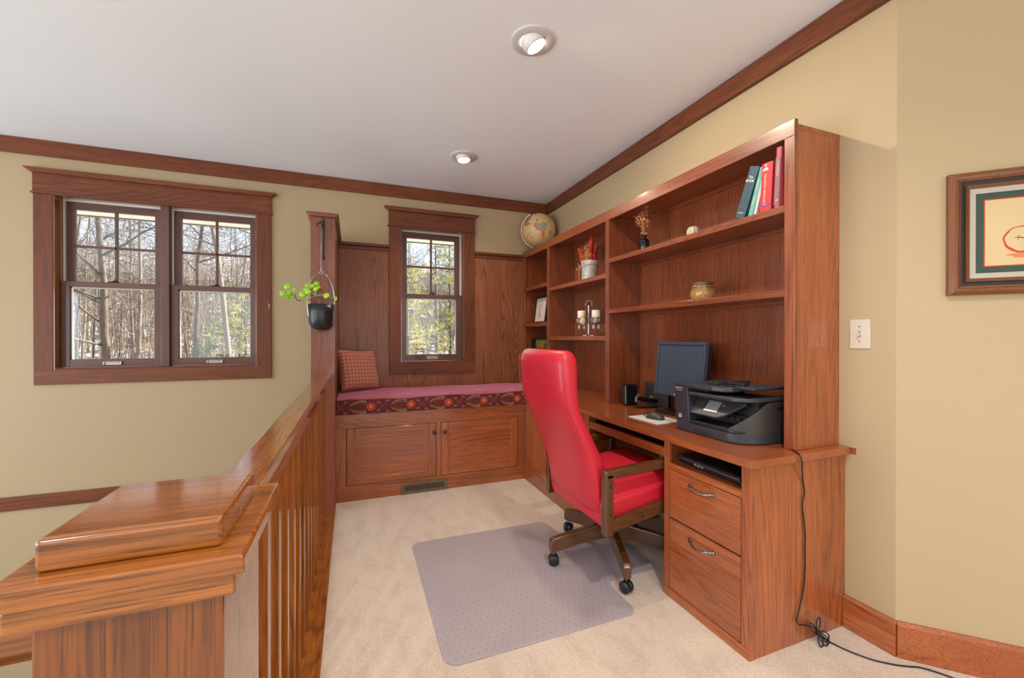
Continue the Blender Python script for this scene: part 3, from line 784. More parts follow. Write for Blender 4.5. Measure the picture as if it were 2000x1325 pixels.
# seat: shell rail block below and crowned cushion
TILT = Matrix.Translation((1.10, CY, .34)) @ Matrix.Rotation(R(-9), 4, 'Y') @ Matrix.Translation((-1.10, -CY, -.34))
mb = MB(); n = 18; m_ = 18
vs = []; fs = []
def seat_pt(u, v):
    X_ = 1.085 + .50 * u; Y_ = CY + .262 * v
    ed = (1 - abs(2 * u - 1) ** 5) * (1 - abs(v) ** 5)
    return (X_, Y_, .432 + .048 * ed ** .5 + .012 * (1 - v * v))
for j in range(m_ + 1):
    for i in range(n + 1): vs.append(seat_pt(i / n, 2 * j / m_ - 1))
for j in range(m_):
    for i in range(n): k = j * (n + 1) + i; fs.append((k, k + 1, k + n + 2, k + n + 1))
mb.add(vs, fs, RED, True, TILT)
mb.rbox(1.075, 1.59, CY - .268, CY + .268, .318, .446, RED, .022, 4, TILT)
mb.build('seat', oc)
# arms
def arm(sgn):
    a0, a1 = (CY - .307, CY - .268) if sgn < 0 else (CY + .268, CY + .307)
    mb = MB()
    mb.rbox(1.058, 1.104, a0, a1, .304, .585, W_CHAIR, .006, 3)
    T = Matrix.Translation((1.06, 0, .585)) @ Matrix.Rotation(R(-3.0), 4, 'Y')
    mb.rbox(0, .47, a0, a1 + (.0 if sgn < 0 else .0), -.028, .016, W_CHAIR, .010, 3, T)
    T2 = Matrix.Translation((1.06, 0, .307)) @ Matrix.Rotation(R(-10.), 4, 'Y')
    mb.rbox(.03, .52, a0 + .004, a1 - .003, .0, .058, W_CHAIR, .006, 3, T2)
    mb.rbox(1.478, 1.520, a0, a1, .385, .60, W_CHAIR, .006, 3)
    a = mb.build('arm', oc)
    yy = a0 if sgn < 0 else a1
    for x, z in ((1.082, .53), (1.085, .405), (1.26, .372)): MB().lathe([(.006, -.002), (.0055, .003), (.003, .004)], (x, yy, z), KNOB, 10, axis=1).build('screw_cap', a)
arm(-1); arm(1)
# five-star base
HC = (1.33, 1.94)
mb = MB().lathe([(.035, .115), (.035, .20), (.022, .21), (.022, .33)], (HC[0], HC[1], 0), STEEL, 20).box(1.20, 1.45, 1.82, 2.02, .318, .338, STEEL)
mb.build('column', oc)
for k, a in enumerate((176, 248, 320, 32, 104)):
    T = Matrix.Translation((HC[0], HC[1], 0)) @ Matrix.Rotation(R(a), 4, 'Z')
    mb = MB()
    prof = [(.02, .112), (.02, .196), (.10, .186), (.30, .156), (.345, .147), (.360, .132), (.361, .078), (.335, .074), (.20, .098)]
    mb.prism(prof, 1, -.018, .018, W_CHAIR[0], X=T)
    leg = mb.build('base_leg', oc, bevel=.006, seg=3, angle=25)
    cx, cy = (T @ Vector((.338, 0, 0)))[:2]
    q = R((a * 1.7 + 40) % 360); D = Matrix.Translation((cx, cy, .0325)) @ Matrix.Rotation(q, 4, 'Z')
    cs = MB()
    for s in (-1, 1): cs.lathe([(.010, s * .002), (.026, s * .003), (.0275, s * .006), (.0275, s * .019), (.024, s * .023), (.008, s * .024)], (0, 0, 0), BLACK, 22, X=D, axis=1)
    cs.lathe([(.0045, .0), (.0045, .05)], (0, 0, 0), STEEL, 10, X=D); cs.box(-.006, .016, -.003, .003, 0, .03, BLACK, X=D)
    cs.build('caster', leg)
# ------------------------------------------------------------------ things on the desk
ZD = .749
# printer
pr = empty('printer', (1.68, 1.44, ZD), 'black all-in-one inkjet printer with small grey touch screen on the desk', 'printer')
PX0, PX1, PYN, PYF = 1.502, 1.865, 1.242, 1.636       # front, rear, near side, far side
def outline(x0, x1, y0, y1, r, big=True, n=16):
    """plan outline with a large rounded near-front corner"""
    pts = [(x0 + .008, y1), (x0, y1 - .008)]
    for i in range(n + 1):
        a = R(180 + 90 * i / n); pts.append((x0 + r * 1.25 + r * 1.25 * math.cos(a), y0 + r + r * math.sin(a)))
    pts += [(x1, y0), (x1, y1)]
    return pts
MB().prism(outline(PX0, PX1, PYN, PYF, .105), 2, ZD + .002, ZD + .046, PR_GREY).build('paper_tray', pr, bevel=.004)
MB().box(PX0 - .003, PX0 + .004, 1.425, 1.515, ZD + .010, ZD + .030, BLACK_SOFT).build('tray_grip', pr, bevel=.002)
# far front block that carries the logo
MB().prism([(PX0, ZD + .046), (PX0 - .006, ZD + .165), (PX0 - .014, ZD + .233), (PX1, ZD + .233), (PX1, ZD + .046)], 1, 1.548, PYF, PR_GREY).build('front_panel', pr, bevel=.004)
# inner body and paper outlet
MB().box(1.612, PX1, PYN + .03, 1.548, ZD + .046, ZD + .178, BLACK_SOFT).build('inner_body', pr)
MB().prism(outline(PX0 - .002, 1.64, 1.262, 1.55, .07), 2, ZD + .046, ZD + .062, BLACK).build('output_tray', pr, bevel=.003)
mb = MB()
for i in range(7): mb.box(1.575, 1.585, 1.30 + i * .034, 1.31 + i * .034, ZD + .088, ZD + .098, DGREY)
mb.box(1.59, 1.612, 1.275, 1.548, ZD + .085, ZD + .11, BLACK).build('feed_rollers', pr)
# tilted control panel with touch screen
pz0, pz1 = ZD + .098, ZD + .172; px0, px1 = 1.502, 1.565
CT = Matrix.Translation((px0, 1.55, pz0)) @ Matrix.Rotation(math.atan2(px1 - px0, pz1 - pz0), 4, 'Y')  # local z up the panel, x into it, y along
L_ = math.hypot(px1 - px0, pz1 - pz0)
cp = MB().prism([(-.005, 0), (-.150, 0), (-.165, .003), (-.195, .022), (-.262, L_ * .93), (-.255, L_), (-.005, L_)], 0, 0, .010, DGREY, X=CT).build('control_panel', pr, bevel=.002)
SCRN = plain('lcd_off', (.26, .25, .255), .18)
MB().box(-.0008, .002, -.145, -.075, .026, L_ - .016, SCRN, X=CT).build('touch_screen', cp)
MB().lathe([(.006, -.0006), (.006, .002)], (0, -.160, L_ - .03), plain('home_button', (.12, .13, .2), .3), 16, X=CT, axis=0).lathe([(.0026, -.001), (.0026, .002)], (0, -.160, L_ - .03), SCRN, 12, X=CT, axis=0).build('home_button', cp)
MB().box(-.0007, .002, -.066, -.0645, .004, L_ - .006, BLACK, X=CT).build('panel_seam', cp)
MB().box(-.0007, .002, -.028, -.005, .006, L_ - .006, PR_SIDE, X=CT).build('panel_trim', cp)
# near cheek with the sloping front edge
ck = [(PX0 + .118, ZD + .002)]
rings = []; r0 = .105; NA = 16
def ck_ring(p, nrm, zt): return [(p[0], p[1], ZD + .044), (p[0], p[1], zt), (p[0] + nrm[0] * .024, p[1] + nrm[1] * .024, zt - .002), (p[0] + nrm[0] * .024, p[1] + nrm[1] * .024, ZD + .044)]
for i in range(NA + 1):
    t = i / NA; a = R(180 + 90 * t); cx_, cy_ = PX0 + r0 * 1.25, PYN + r0
    p = (cx_ + r0 * 1.25 * math.cos(a), cy_ + r0 * math.sin(a)); rings.append(ck_ring(p, (-math.cos(a), -math.sin(a)), ZD + .050 + .122 * t ** 1.05))
rings.append(ck_ring((1.66, PYN), (0, 1), ZD + .178)); rings.append(ck_ring((PX1, PYN), (0, 1), ZD + .178))
mb = MB().loft(rings, PR_SIDE); mb.auto = True
mb.build('side_cheek', pr, bevel=.003)
MB().box(1.685, 1.745, PYN - .001, PYN + .004, ZD + .140, ZD + .158, BLACK).box(1.738, 1.745, PYN - .0015, PYN, ZD + .146, ZD + .152, PEWTER).build('side_port', pr)
# scanner lid and document feeder
MB().prism(outline(PX0 - .006, PX1, PYN - .002, 1.552, .075), 2, ZD + .180, ZD + .197, PR_GREY).build('scanner_lid', pr, bevel=.004)
MB().prism([(1.535, ZD + .1975), (1.535, ZD + .200), (PX1 - .02, ZD + .200), (PX1 - .02, ZD + .1975)], 1, PYN + .02, 1.53, BLACK_GLOSS).build('scanner_top', pr)
MB().prism([(PX0 - .014, 1.552), (PX0 - .014, 1.40), (PX0 + .00, 1.352), (PX0 + .03, 1.332), (1.78, 1.332), (1.78, 1.552)], 2, ZD + .214, ZD + .236, PR_GREY).build('document_feeder', pr, bevel=.004)
MB().box(1.54, 1.76, 1.47, 1.548, ZD + .197, ZD + .214, BLACK_SOFT).build('feeder_throat', pr)
MB().box(1.55, 1.75, 1.345, 1.46, ZD + .2355, ZD + .2385, BLACK).rbox(1.545, 1.757, 1.425, 1.47, ZD + .236, ZD + .248, BLACK_SOFT, .004).build('feeder_slot', pr)
MB().prism([(1.395, ZD + .232), (1.395, ZD + .240), (1.262, ZD + .240), (1.255, ZD + .233), (1.262, ZD + .226), (1.34, ZD + .226)], 0, 1.57, 1.77, PR_GREY).build('feeder_tray', pr, bevel=.003)
MB().rbox(1.58, 1.62, 1.32, 1.40, ZD + .238, ZD + .252, BLACK, .004).build('paper_guide', pr)
# marks on the front
LET = plain('label_white', (.62, .62, .64), .5)
fx = PX0 - .0125
nrm = Vector((-1, 0, .17)).normalized(); upv = Vector((-.11, 0, 1)).normalized()
text('lettering', 'OfficeJet Pro', pr, .0092, LET, (fx, 1.602, ZD + .208), (0, -1, 0), upv, bold=True)
text('lettering', 'All-in-One Series', pr, .0062, LET, (fx + .0012, 1.600, ZD + .197), (0, -1, 0), upv)
mk = MB()
for (a, b, c, d) in ((0, .016, 0, .0022), (0, .016, .0158, .018), (0, .0022, .0022, .0158), (.0138, .016, .0022, .0158)):
    mk.box(PX0 - .0047, PX0 - .0028, 1.609 - b, 1.609 - a, ZD + .064 + c, ZD + .064 + d, LET)
mk.prism([(1.6055, ZD + .071), (1.6055, ZD + .0735), (1.602, ZD + .0695), (1.597, ZD + .077), (1.597, ZD + .0735), (1.602, ZD + .0665)], 0, PX0 - .0047, PX0 - .0028, LET).build('square_mark', pr)

# monitor
mo = empty('computer_monitor', (1.77, 1.93, ZD), 'flat square-ish computer monitor with blank dark screen behind the printer', 'monitor')
MT = Matrix.Translation((1.735, 1.885, .862)) @ Matrix.Rotation(R(-2.5), 4, 'Z') @ Matrix.Rotation(R(5.5), 4, 'Y')   # local -x faces the chair
MW, MH = .392, .315; bz = .017
BEZ = plain('monitor_bezel', (.05, .065, .090), .3)  # bluish window reflection partly put into the bezel colour
mb = MB()
mb.box(-.004, .022, -MW / 2, MW / 2, 0, .022, BEZ, MT).box(-.004, .022, -MW / 2, MW / 2, MH - bz, MH, BEZ, MT)
mb.box(-.004, .022, -MW / 2, -MW / 2 + bz, .022, MH - bz, BEZ, MT).box(-.004, .022, MW / 2 - bz, MW / 2, .022, MH - bz, BEZ, MT)
mb.build('bezel', mo, bevel=.0025)
SCRM = plain('screen_off', (.055, .078, .115), .2)  # screen colour also carries some painted window reflection
MB().box(.004, .010, -MW / 2 + bz, MW / 2 - bz, .022, MH - bz, SCRM, MT).build('screen', mo)
MB().rbox(.021, .058, -MW / 2 + .012, MW / 2 - .012, .02, MH - .012, BLACK, .012, 3, MT).build('back_shell', mo)
MB().box(1.795, 1.822, 1.895, 1.965, ZD + .012, ZD + .27, BLACK).build('stand', mo, bevel=.004)
MB().prism([(1.728 + .012, 1.795), (1.728, 1.807), (1.728, 2.053), (1.728 + .012, 2.065), (1.885, 2.05), (1.885, 1.81)], 2, ZD + .0008, ZD + .013, BLACK).build('foot', mo, bevel=.003)
p = MT @ Vector((-.0045, 0, .011)); ez = MT.to_3x3() @ Vector((0, 0, 1)); ex_ = MT.to_3x3() @ Vector((0, -1, 0))
text('lettering', 'DELL', mo, .0135, plain('badge_silver', (.75, .77, .8), .3), p, ex_, ez, bold=True)

# mouse pad and mouse
def padmat():
    m = M('pad_print', .6); n = m.noise(m.coord(), 34., 3., .6)
    m.color(m.mix(n.ss(.55, .75), (.68, .64, .61), (.42, .36, .40))); return m.m
PT = Matrix.Translation((1.565, 1.862, ZD)) @ Matrix.Rotation(R(2), 4, 'Z')
MB().prism(rrect(.185, .235, .012), 2, .0005, .0035, padmat(), X=PT).build('mouse_pad', None, loc=(1.565, 1.862, ZD), label='pale printed mouse pad under the black mouse', cat='mouse pad')
ms = empty('computer_mouse', (1.567, 1.862, ZD + .0035), 'black computer mouse lying on the pale pad', 'mouse')
rings = []
QT = Matrix.Translation((1.567, 1.862, ZD + .0037)) @ Matrix.Rotation(R(100), 4, 'Z')
for i in range(13):
    t = i / 12; x = -.056 + .112 * t
    w = .031 * (max(0, 1 - abs(2 * t - 1) ** 3.2)) ** .5 + .002; h = .036 * (math.sin(PI * (.10 + .85 * t)) ** .8) + .002
    rings.append([tuple(QT @ Vector((x, w * math.cos(PI * k / 9), h * math.sin(PI * k / 9)))) for k in range(10)])
mo_b = MB().loft(rings, DGREY).build('shell', ms)
MB().lathe([(.006, -.004), (.008, -.002), (.008, .002), (.006, .004)], (.030, 0, .024), BLACK, 16, X=QT, axis=1).build('scroll_wheel', ms)
MB().tube([tuple(QT @ Vector(p)) for p in ((.054, 0, .007), (.075, -.004, .003), (.10, -.02, .002), (.125, -.06, .002), (.15, -.12, .002))], .0022, BLACK, 8).build('mouse_cable', ms)

# black upright case, grey sheet, stapler
sp = empty('upright_case', (1.745, 2.325, ZD), 'small upright glossy black case with rounded top beside the bookcase divider', 'case')
ST = Matrix.Translation((1.748, 2.325, ZD)) @ Matrix.Rotation(R(-14), 4, 'Z')
MB().rbox(-.048, .040, -.038, .038, .001, .141, BLACK_GLOSS, .014, 4, ST).build('case', sp)
MB().box(-.0495, -.047, -.026, .026, .012, .124, BLACK_SOFT, ST).build('grille', sp)
MB().rbox(-.05, -.044, -.041, -.034, .012, .128, PEWTER, .002, 2, ST).build('edge_trim', sp)
MB().box(1.868, 1.874, 2.10, 2.32, ZD + .001, ZD + .150, DGREY).build('upright_folder', None, loc=(1.87, 2.21, ZD), label='dark grey upright folder leaning on the bookcase back behind the stapler', cat='folder', bevel=.002)
sta = empty('stapler', (1.77, 2.17, ZD), 'black and silver stapler on the desk in front of the monitor edge', 'stapler')
GT = Matrix.Translation((1.700, 2.205, ZD)) @ Matrix.Rotation(R(-14), 4, 'Z')
MB().rbox(-.006, .150, -.017, .017, .001, .012, BLACK, .004, 2, GT).build('base', sta)
MB().rbox(-.004, .022, -.014, .014, .0115, .0145, CHROME, .001, 1, GT).build('anvil', sta)
AT = GT @ Matrix.Translation((.135, 0, .020)) @ Matrix.Rotation(R(8), 4, 'Y')
MB().rbox(-.135, .012, -.013, .013, .012, .038, BLACK_GLOSS, .007, 3, AT).build('arm', sta)
MB().box(-.130, .004, -.008, .008, .002, .012, CHROME, AT).rbox(-.140, -.124, -.0125, .0125, -.002, .038, CHROME, .003, 2, AT).build('magazine', sta)
MB().prism([(-.134, .038), (-.116, .038), (-.122, .056), (-.128, .056)], 1, -.004, .004, PEWTER, AT).build('front_clip', sta)
MB().prism([(-.045, .038), (-.015, .038), (-.025, .052), (-.036, .052)], 1, -.008, .008, PEWTER, AT).build('clip', sta)

# laptop in the cubby
la = empty('laptop', (1.55, 1.36, .6205), 'closed black laptop in the open cubby above the top drawer', 'laptop')
LT = Matrix.Translation((1.545, 1.352, .6205)) @ Matrix.Rotation(R(-3), 4, 'Z')
NAVY = plain('laptop_navy_black', (.012, .014, .022), .22)
MB().prism([(-.128, .010), (-.118, .003), (.12, .003), (.12, .024), (-.128, .024)], 1, -.172, .172, BLACK, LT).build('base', la, bevel=.004)
MB().rbox(-.130, .120, -.172, .172, .0255, .0385, NAVY, .005, 3, LT).build('lid', la)
MB().box(-.1295, -.127, -.168, .168, .0235, .0262, PEWTER, LT).build('seam_trim', la)
mb = MB()
for i in range(3): mb.box(-.1285, -.126, .062 - i * .020, .076 - i * .020, .011, .020, SCRN, LT)
mb.build('sticker', la)

# power cord draped over the end of the desk, tied in a bow on the carpet
CORD = plain('cord_black', (.01, .01, .011), .45)
c1 = [(1.70, 1.215, ZD + .004), (1.655, 1.165, ZD + .004), (1.625, 1.12, ZD + .004), (1.608, 1.096, ZD + .001), (1.604, 1.088, .742), (1.612, 1.0875, .72), (1.628, 1.099, .701), (1.652, 1.112, .638), (1.663, 1.113, .592), (1.651, 1.113, .548), (1.657, 1.113, .496), (1.668, 1.113, .423), (1.666, 1.113, .354), (1.668, 1.113, .292), (1.659, 1.113, .214), (1.633, 1.112, .139), (1.616, 1.110, .100), (1.62, 1.105, .086), (1.64, 1.103, .080), (1.665, 1.100, .073), (1.69, 1.097, .062), (1.708, 1.094, .045)]
kx, ky, kz = 1.712, 1.092, .040
def smooth(pts, n=5):
    P = [Vector(p) for p in pts]; out = []
    for i in range(len(P) - 1):
        p0, p1, p2, p3 = P[max(i - 1, 0)], P[i], P[i + 1], P[min(i + 2, len(P) - 1)]
        for k in range(n):
            t = k / n; out.append(.5 * ((2 * p1) + (p2 - p0) * t + (2 * p0 - 5 * p1 + 4 * p2 - p3) * t * t + (3 * p1 - p0 - 3 * p2 + p3) * t ** 3))
    return out + [P[-1]]
pc = empty('power_cord', (1.7, 1.09, 0), 'thin black power cord hanging down the desk end and running over the carpet', 'cord')
mb = MB().tube(smooth(c1), .0027, CORD, 8)
c2 = [(1.712, 1.092, .030), (1.745, 1.086, .008), (1.765, 1.028, .004), (1.80, .962, .004), (1.850, .915, .004), (1.890, .890, .004), (1.925, .870, .004), (1.965, .815, .004), (2.005, .72, .004), (2.04, .60, .004)]
mb.tube(smooth(c2), .0027, CORD, 8); mb.build('cable', pc)
mb = MB()
for (dx, dy, dz, wx, wz) in ((-.040, .004, .034, .010, .012), (.012, .006, .048, .013, .004), (-.012, -.022, -.034, .012, .008), (.012, -.024, -.035, .012, .008), (.045, -.010, -.022, .010, .012), (.03, -.02, -.03, .01, .01)):
    A = Vector((kx, ky, kz)); Bq = A + Vector((dx, dy, dz)); side = Vector((wx, .003, wz)) if abs(dx) < .02 else Vector((wx * .2, .002, wz))
    if abs(dx) < .02: side = Vector((.014, .002, 0))
    mid = (A + Bq) / 2
    mb.tube(smooth([A, mid + side, Bq + side * .7, Bq - side * .7, mid - side, A], 5), .0024, CORD, 6)
for i in range(4): mb.lathe([(.008, -.0015), (.0095, 0), (.008, .0015)], (kx, ky, kz - .006 + i * .004), CORD, 12)
mb.build('tied_loops', pc)

# light switch and picture
sw = empty('light_switch', (XW, 1.064, 1.215), 'ivory toggle light switch plate on the wall beside the bookcase', 'switch')
MB().rbox(XW - .006, XW + .001, 1.028, 1.100, 1.156, 1.274, IVORY, .003, 2).build('plate', sw)
MB().box(XW - .0065, XW - .0055, 1.059, 1.069, 1.203, 1.227, plain('slot_shade', (.30, .25, .19), .5)).build('toggle_slot', sw)
MB().prism([(XW - .006, 1.220), (XW - .017, 1.211), (XW - .016, 1.206), (XW - .006, 1.208)], 1, 1.0605, 1.0675, IVORY, X=None).build('toggle', sw) if False else None
tg = MB(); tg.prism([(XW - .006, 1.222), (XW - .018, 1.212), (XW - .017, 1.206), (XW - .006, 1.209)], 1, 1.0605, 1.0675, IVORY); tg.build('toggle', sw)
for z in (1.185, 1.245): MB().lathe([(.0035, -.0068), (.0035, -.0055)], (XW, 1.064, z), plain('screw_dull', (.25, .22, .18), .4), 10, axis=0).build('screw', sw)

pf = empty('framed_picture', tuple(T45 @ Vector((.45, 0, 1.57))), 'framed apple picture in a brown and black wood frame on the angled wall', 'picture')
S0, S1, P0, P1 = .139, .76, 1.352, 1.785
def ring(o0, o1, d0, d1, m, name, bev=.001):
    """frame ring between inset o0 and o1, front depth d0 (outer) .. d1 (inner)"""
    mb = MB(); q = lambda o, d: [(S0 + o, d, P0 + o), (S1 - o, d, P0 + o), (S1 - o, d, P1 - o), (S0 + o, d, P1 - o)]
    A, B, Cq, D = q(o0, -d0), q(o1, -d1), q(o0, -.001), q(o1, -.001)
    for i in range(4):
        j = (i + 1) % 4
        mt = m[0] if (isinstance(m, list) and i % 2 == 0) else (m[2] if isinstance(m, list) else m)
        mb.add([A[i], A[j], B[j], B[i]], [(0, 1, 2, 3)], mt, False, T45); mb.add([A[i], A[j], Cq[j], Cq[i]], [(0, 1, 2, 3)], mt, False, T45); mb.add([B[i], B[j], D[j], D[i]], [(0, 1, 2, 3)], mt, False, T45)
    return mb.build(name, pf)
ring(0, .012, .020, .030, W_FRAME, 'outer_frame'); ring(.012, .024, .028, .026, W_FRAME, 'outer_frame'); ring(.024, .031, .029, .022, W_FRAME, 'outer_frame')
ring(.031, .046, .014, .012, BLACK_SOFT, 'black_inlay'); ring(.046, .058, .020, .014, W_FRAME, 'inner_frame')
ring(.058, .076, .012, .009, plain('linen_liner', (.45, .40, .335), .8), 'linen_liner')
ring(.076, .097, .006, .006, plain('green_mat', (.036, .070, .048), .8), 'green_mat'); ring(.097, .101, .0055, .0055, plain('red_mat', (.42, .03, .03), .7), 'red_mat')
PAPER = M('art_paper', .85, .2); _n = PAPER.noise(PAPER.coord(), 6., 4.)
PAPER.color(PAPER.mix(_n, (.60, .44, .215), (.66, .52, .30))); PAPER = PAPER.m
MB().box(S0 + .101, S1 - .101, -.0045, -.001, P0 + .101, P1 - .101, PAPER, T45).build('paper', pf)
INK = plain('red_ink', (.55, .045, .02), .7); INK2 = plain('orange_ink', (.62, .20, .07), .7); SEED = plain('dark_ink', (.05, .02, .015), .7)
mb = MB(); pts = []; ins = []
for i in range(40):
    a = 2 * PI * i / 40; w = .0035 + .002 * (1 - math.sin(a)) + .0009 * math.sin(5 * a + 1)
    rx, rz = .050 + .0012 * math.sin(7 * a), .047 + .001 * math.sin(6 * a)
    pts.append((.336 + rx * math.cos(a), -.0049, 1.540 + rz * math.sin(a))); ins.append((.336 + (rx - w) * math.cos(a), -.0049, 1.540 + (rz - w) * math.sin(a)))
mb.add(pts + ins, [(i, (i + 1) % 40, 40 + (i + 1) % 40, 40 + i) for i in range(40)], INK, False, T45)
mb.add([(.312, -.0049, 1.546), (.325, -.0049, 1.549), (.350, -.0049, 1.541), (.362, -.0049, 1.545), (.350, -.0049, 1.5385), (.326, -.0049, 1.5455)], [(0, 1, 2, 3, 4, 5)], SEED, False, T45)
for (x, z) in ((.326, 1.552), (.324, 1.540), (.345, 1.549), (.343, 1.534)): mb.add([(x + .0022 * math.cos(k), -.0049, z + .0013 * math.sin(k)) for k in (0, 1, 2, 3, 4, 5)], [tuple(range(6))], SEED, False, T45)
mb.add([(.288, -.0049, 1.488), (.310, -.0049, 1.492), (.38, -.0049, 1.490), (.40, -.0049, 1.482), (.35, -.0049, 1.476), (.315, -.0049, 1.478), (.312, -.0049, 1.484)], [tuple(range(7))], INK2, False, T45)
mb.build('apple_drawing', pf)

# ------------------------------------------------------------------ ceiling lights
LENS = emit('lamp_lens', (1., .86, .66), 9.)
SATIN = plain('satin_trim', (.66, .65, .64), .35)
def eyeball(name, c, tilt, az, label):
    e = empty(name, (c[0], c[1], ZC), label, 'ceiling light', group='recessed ceiling lights')
    MB().lathe([(.103, 0), (.104, -.003), (.100, -.006), (.064, -.0075), (.0598, -.005), (.0575, .0)], (c[0], c[1], ZC), SATIN, 40, caps=False).build('trim_ring', e)
    T = Matrix.Translation((c[0], c[1], ZC + .008)) @ Matrix.Rotation(R(az), 4, 'Z') @ Matrix.Rotation(R(-tilt), 4, 'Y')
    prof = [(.0606 * math.cos(a), -.0606 * math.sin(a)) for a in [R(-8 + 6 * i) for i in range(11)]]
    prof = prof[:9] + [(.0525, -.0345), (.0505, -.031)]
    MB().lathe(prof, (0, 0, 0), WHITE, 36, X=T, caps=False).build('eyeball', e)
    MB().lathe([(.0, -.033), (.026, -.0325), (.0508, -.0315)], (0, 0, 0), LENS, 28, X=T, caps=False).build('lens', e)
    l = bpy.data.lights.new(name + '_lamp', 'SPOT'); l.energy = EYE_W; l.color = (1, .84, .62); l.spot_size = R(150); l.spot_blend = .7; l.shadow_soft_size = .03
    o = bpy.data.objects.new(name + '_lamp', l); COL.objects.link(o); o.matrix_world = T @ Matrix.Translation((0, 0, -.055)); o['kind'] = 'helper'
    return e
eyeball('ceiling_light', (.80, 1.80), 27, -18, 'tilted recessed ceiling light nearer the desk end and the doorway side')
eyeball('ceiling_light', (.81, 3.14), 7, -60, 'recessed ceiling light nearer the small window and globe corner')
# ------------------------------------------------------------------ things on the bookcase
# globe
gl = empty('globe', (1.745, 3.775, 2.054), 'antique cream desk globe on top of the bookcase in the corner', 'globe')
GC = Vector((1.745, 3.775, 2.268)); GR = .166
def globe_mat():
    m = M('globe_map', .38, .5); c = m.coord()
    n = m.noise(c, 9., 3.); m.color(m.mix(n, (.66, .42, .18), (.80, .60, .32))); return m.m
MB().ball(GC, GR, globe_mat(), 40, 24).build('sphere', gl)
gf = (Vector((0, 0, 1.2)) - GC).normalized(); gr_ = gf.cross(Vector((0, 0, 1))).normalized() * -1; gu = gf.cross(gr_).normalized()
if gu.z < 0: gu = -gu
gr_ = gu.cross(gf)
def on_globe(x, y, k=1.003):
    z = math.sqrt(max(.02, 1 - x * x - y * y)); v = (gr_ * x + gu * y + gf * z).normalized(); return GC + v * GR * k
def land(parent, name, polys):
    b = bmesh.new(); mats = []
    me = bpy.data.meshes.new(name)
    for pts, m in polys:
        if m not in mats: mats.append(m)
        vs = [b.verts.new((x, y, 0)) for x, y in pts]; f = b.faces.new(vs); f.material_index = mats.index(m)
    bmesh.ops.triangulate(b, faces=b.faces[:]); bmesh.ops.subdivide_edges(b, edges=b.edges[:], cuts=4, use_grid_fill=True)
    for v in b.verts: v.co = on_globe(v.co.x, v.co.y) - wpos(parent)
    bmesh.ops.recalc_face_normals(b, faces=b.faces); b.to_mesh(me); b.free()
    for m in mats: me.materials.append(m)
    o = bpy.data.objects.new(name, me); COL.objects.link(o); o.parent = parent
G1 = plain('map_sage', (.36, .36, .22), .45); G2 = plain('map_pink', (.56, .19, .10), .45); G3 = plain('map_orange', (.66, .22, .04), .45); G4 = plain('map_olive', (.34, .22, .07), .45); G5 = plain('map_rose', (.46, .19, .12), .45)
q = lambda L: [((x - 885) / 305, (690 - y) / 305) for x, y in L]
land(gl, 'continents', [
    (q([(850, 560), (900, 575), (950, 548), (1020, 560), (1030, 600), (1005, 625), (1012, 680), (960, 690), (915, 685), (850, 625)]), G1),
    (q([(800, 565), (845, 555), (850, 625), (912, 680), (905, 695), (840, 670), (795, 610)]), G2),
    (q([(912, 690), (998, 692), (985, 740), (972, 790), (960, 800), (945, 785), (925, 745)]), G3),
    (q([(958, 802), (972, 795), (985, 835), (972, 850), (960, 835)]), G4),
    (q([(700, 400), (770, 395), (755, 440), (735, 500), (690, 520), (650, 560), (620, 560), (640, 480)]), G5),
    (q([(620, 570), (690, 545), (745, 575), (700, 595), (640, 605), (615, 600)]), G4),
    (q([(1065, 705), (1085, 690), (1105, 715), (1100, 755), (1075, 770), (1058, 745)]), G3),
    (q([(1030, 420), (1065, 415), (1110, 460), (1095, 475), (1050, 455)]), G5),
    (q([(830, 500), (865, 490), (872, 525), (845, 540)]), G4)])
mb = MB(); L2 = q([(680, 775), (705, 765), (735, 790), (765, 815), (768, 860), (745, 885), (715, 875), (690, 845), (668, 815)])
mb.tube([on_globe(x, y, 1.002) for x, y in L2], .0018, plain('map_line', (.17, .09, .05), .5), 5, closed=True)
mb.tube([on_globe(-.8 + 1.45 * i / 16, -.28 + .76 * i / 16 - .25 * math.sin(PI * i / 16) * -.0, 1.001) for i in range(17)], .0008, plain('equator_line', (.45, .25, .12), .5), 5)
mb.build('map_lines', gl)
CREAM = plain('cream_stand', (.72, .58, .46), .35)
arcp = []
for i in range(31):
    a = R(116 + 180 * i / 30); d = gr_ * math.cos(a) + gu * math.sin(a); arcp.append(d)
mb = MB(); vs = []; fs = []
for d in arcp:
    for (rr, ff) in ((1.035, -.045), (1.035, .045), (1.10, .045), (1.10, -.045)): vs.append(GC + d * GR * rr + gf * (GR * ff - GR * .06))
for i in range(30):
    for k in range(4): fs.append((i * 4 + k, i * 4 + (k + 1) % 4, i * 4 + 4 + (k + 1) % 4, i * 4 + 4 + k))
fs += [(0, 1, 2, 3), (120, 123, 122, 121)]
mb.add(vs, fs, CREAM, False); mb.build('meridian', gl, bevel=.001)
MB().lathe([(.085, 0), (.085, .008), (.06, .014), (.02, .022), (.015, .045)], (GC.x + .01, GC.y - .01, 2.0545), W_CHAIR[2], 28).build('base', gl)
MB().ball(GC + (gr_ * math.cos(R(116)) + gu * math.sin(R(116))) * GR * 1.04, .008, KNOB, 12, 8).build('pole_knob', gl)

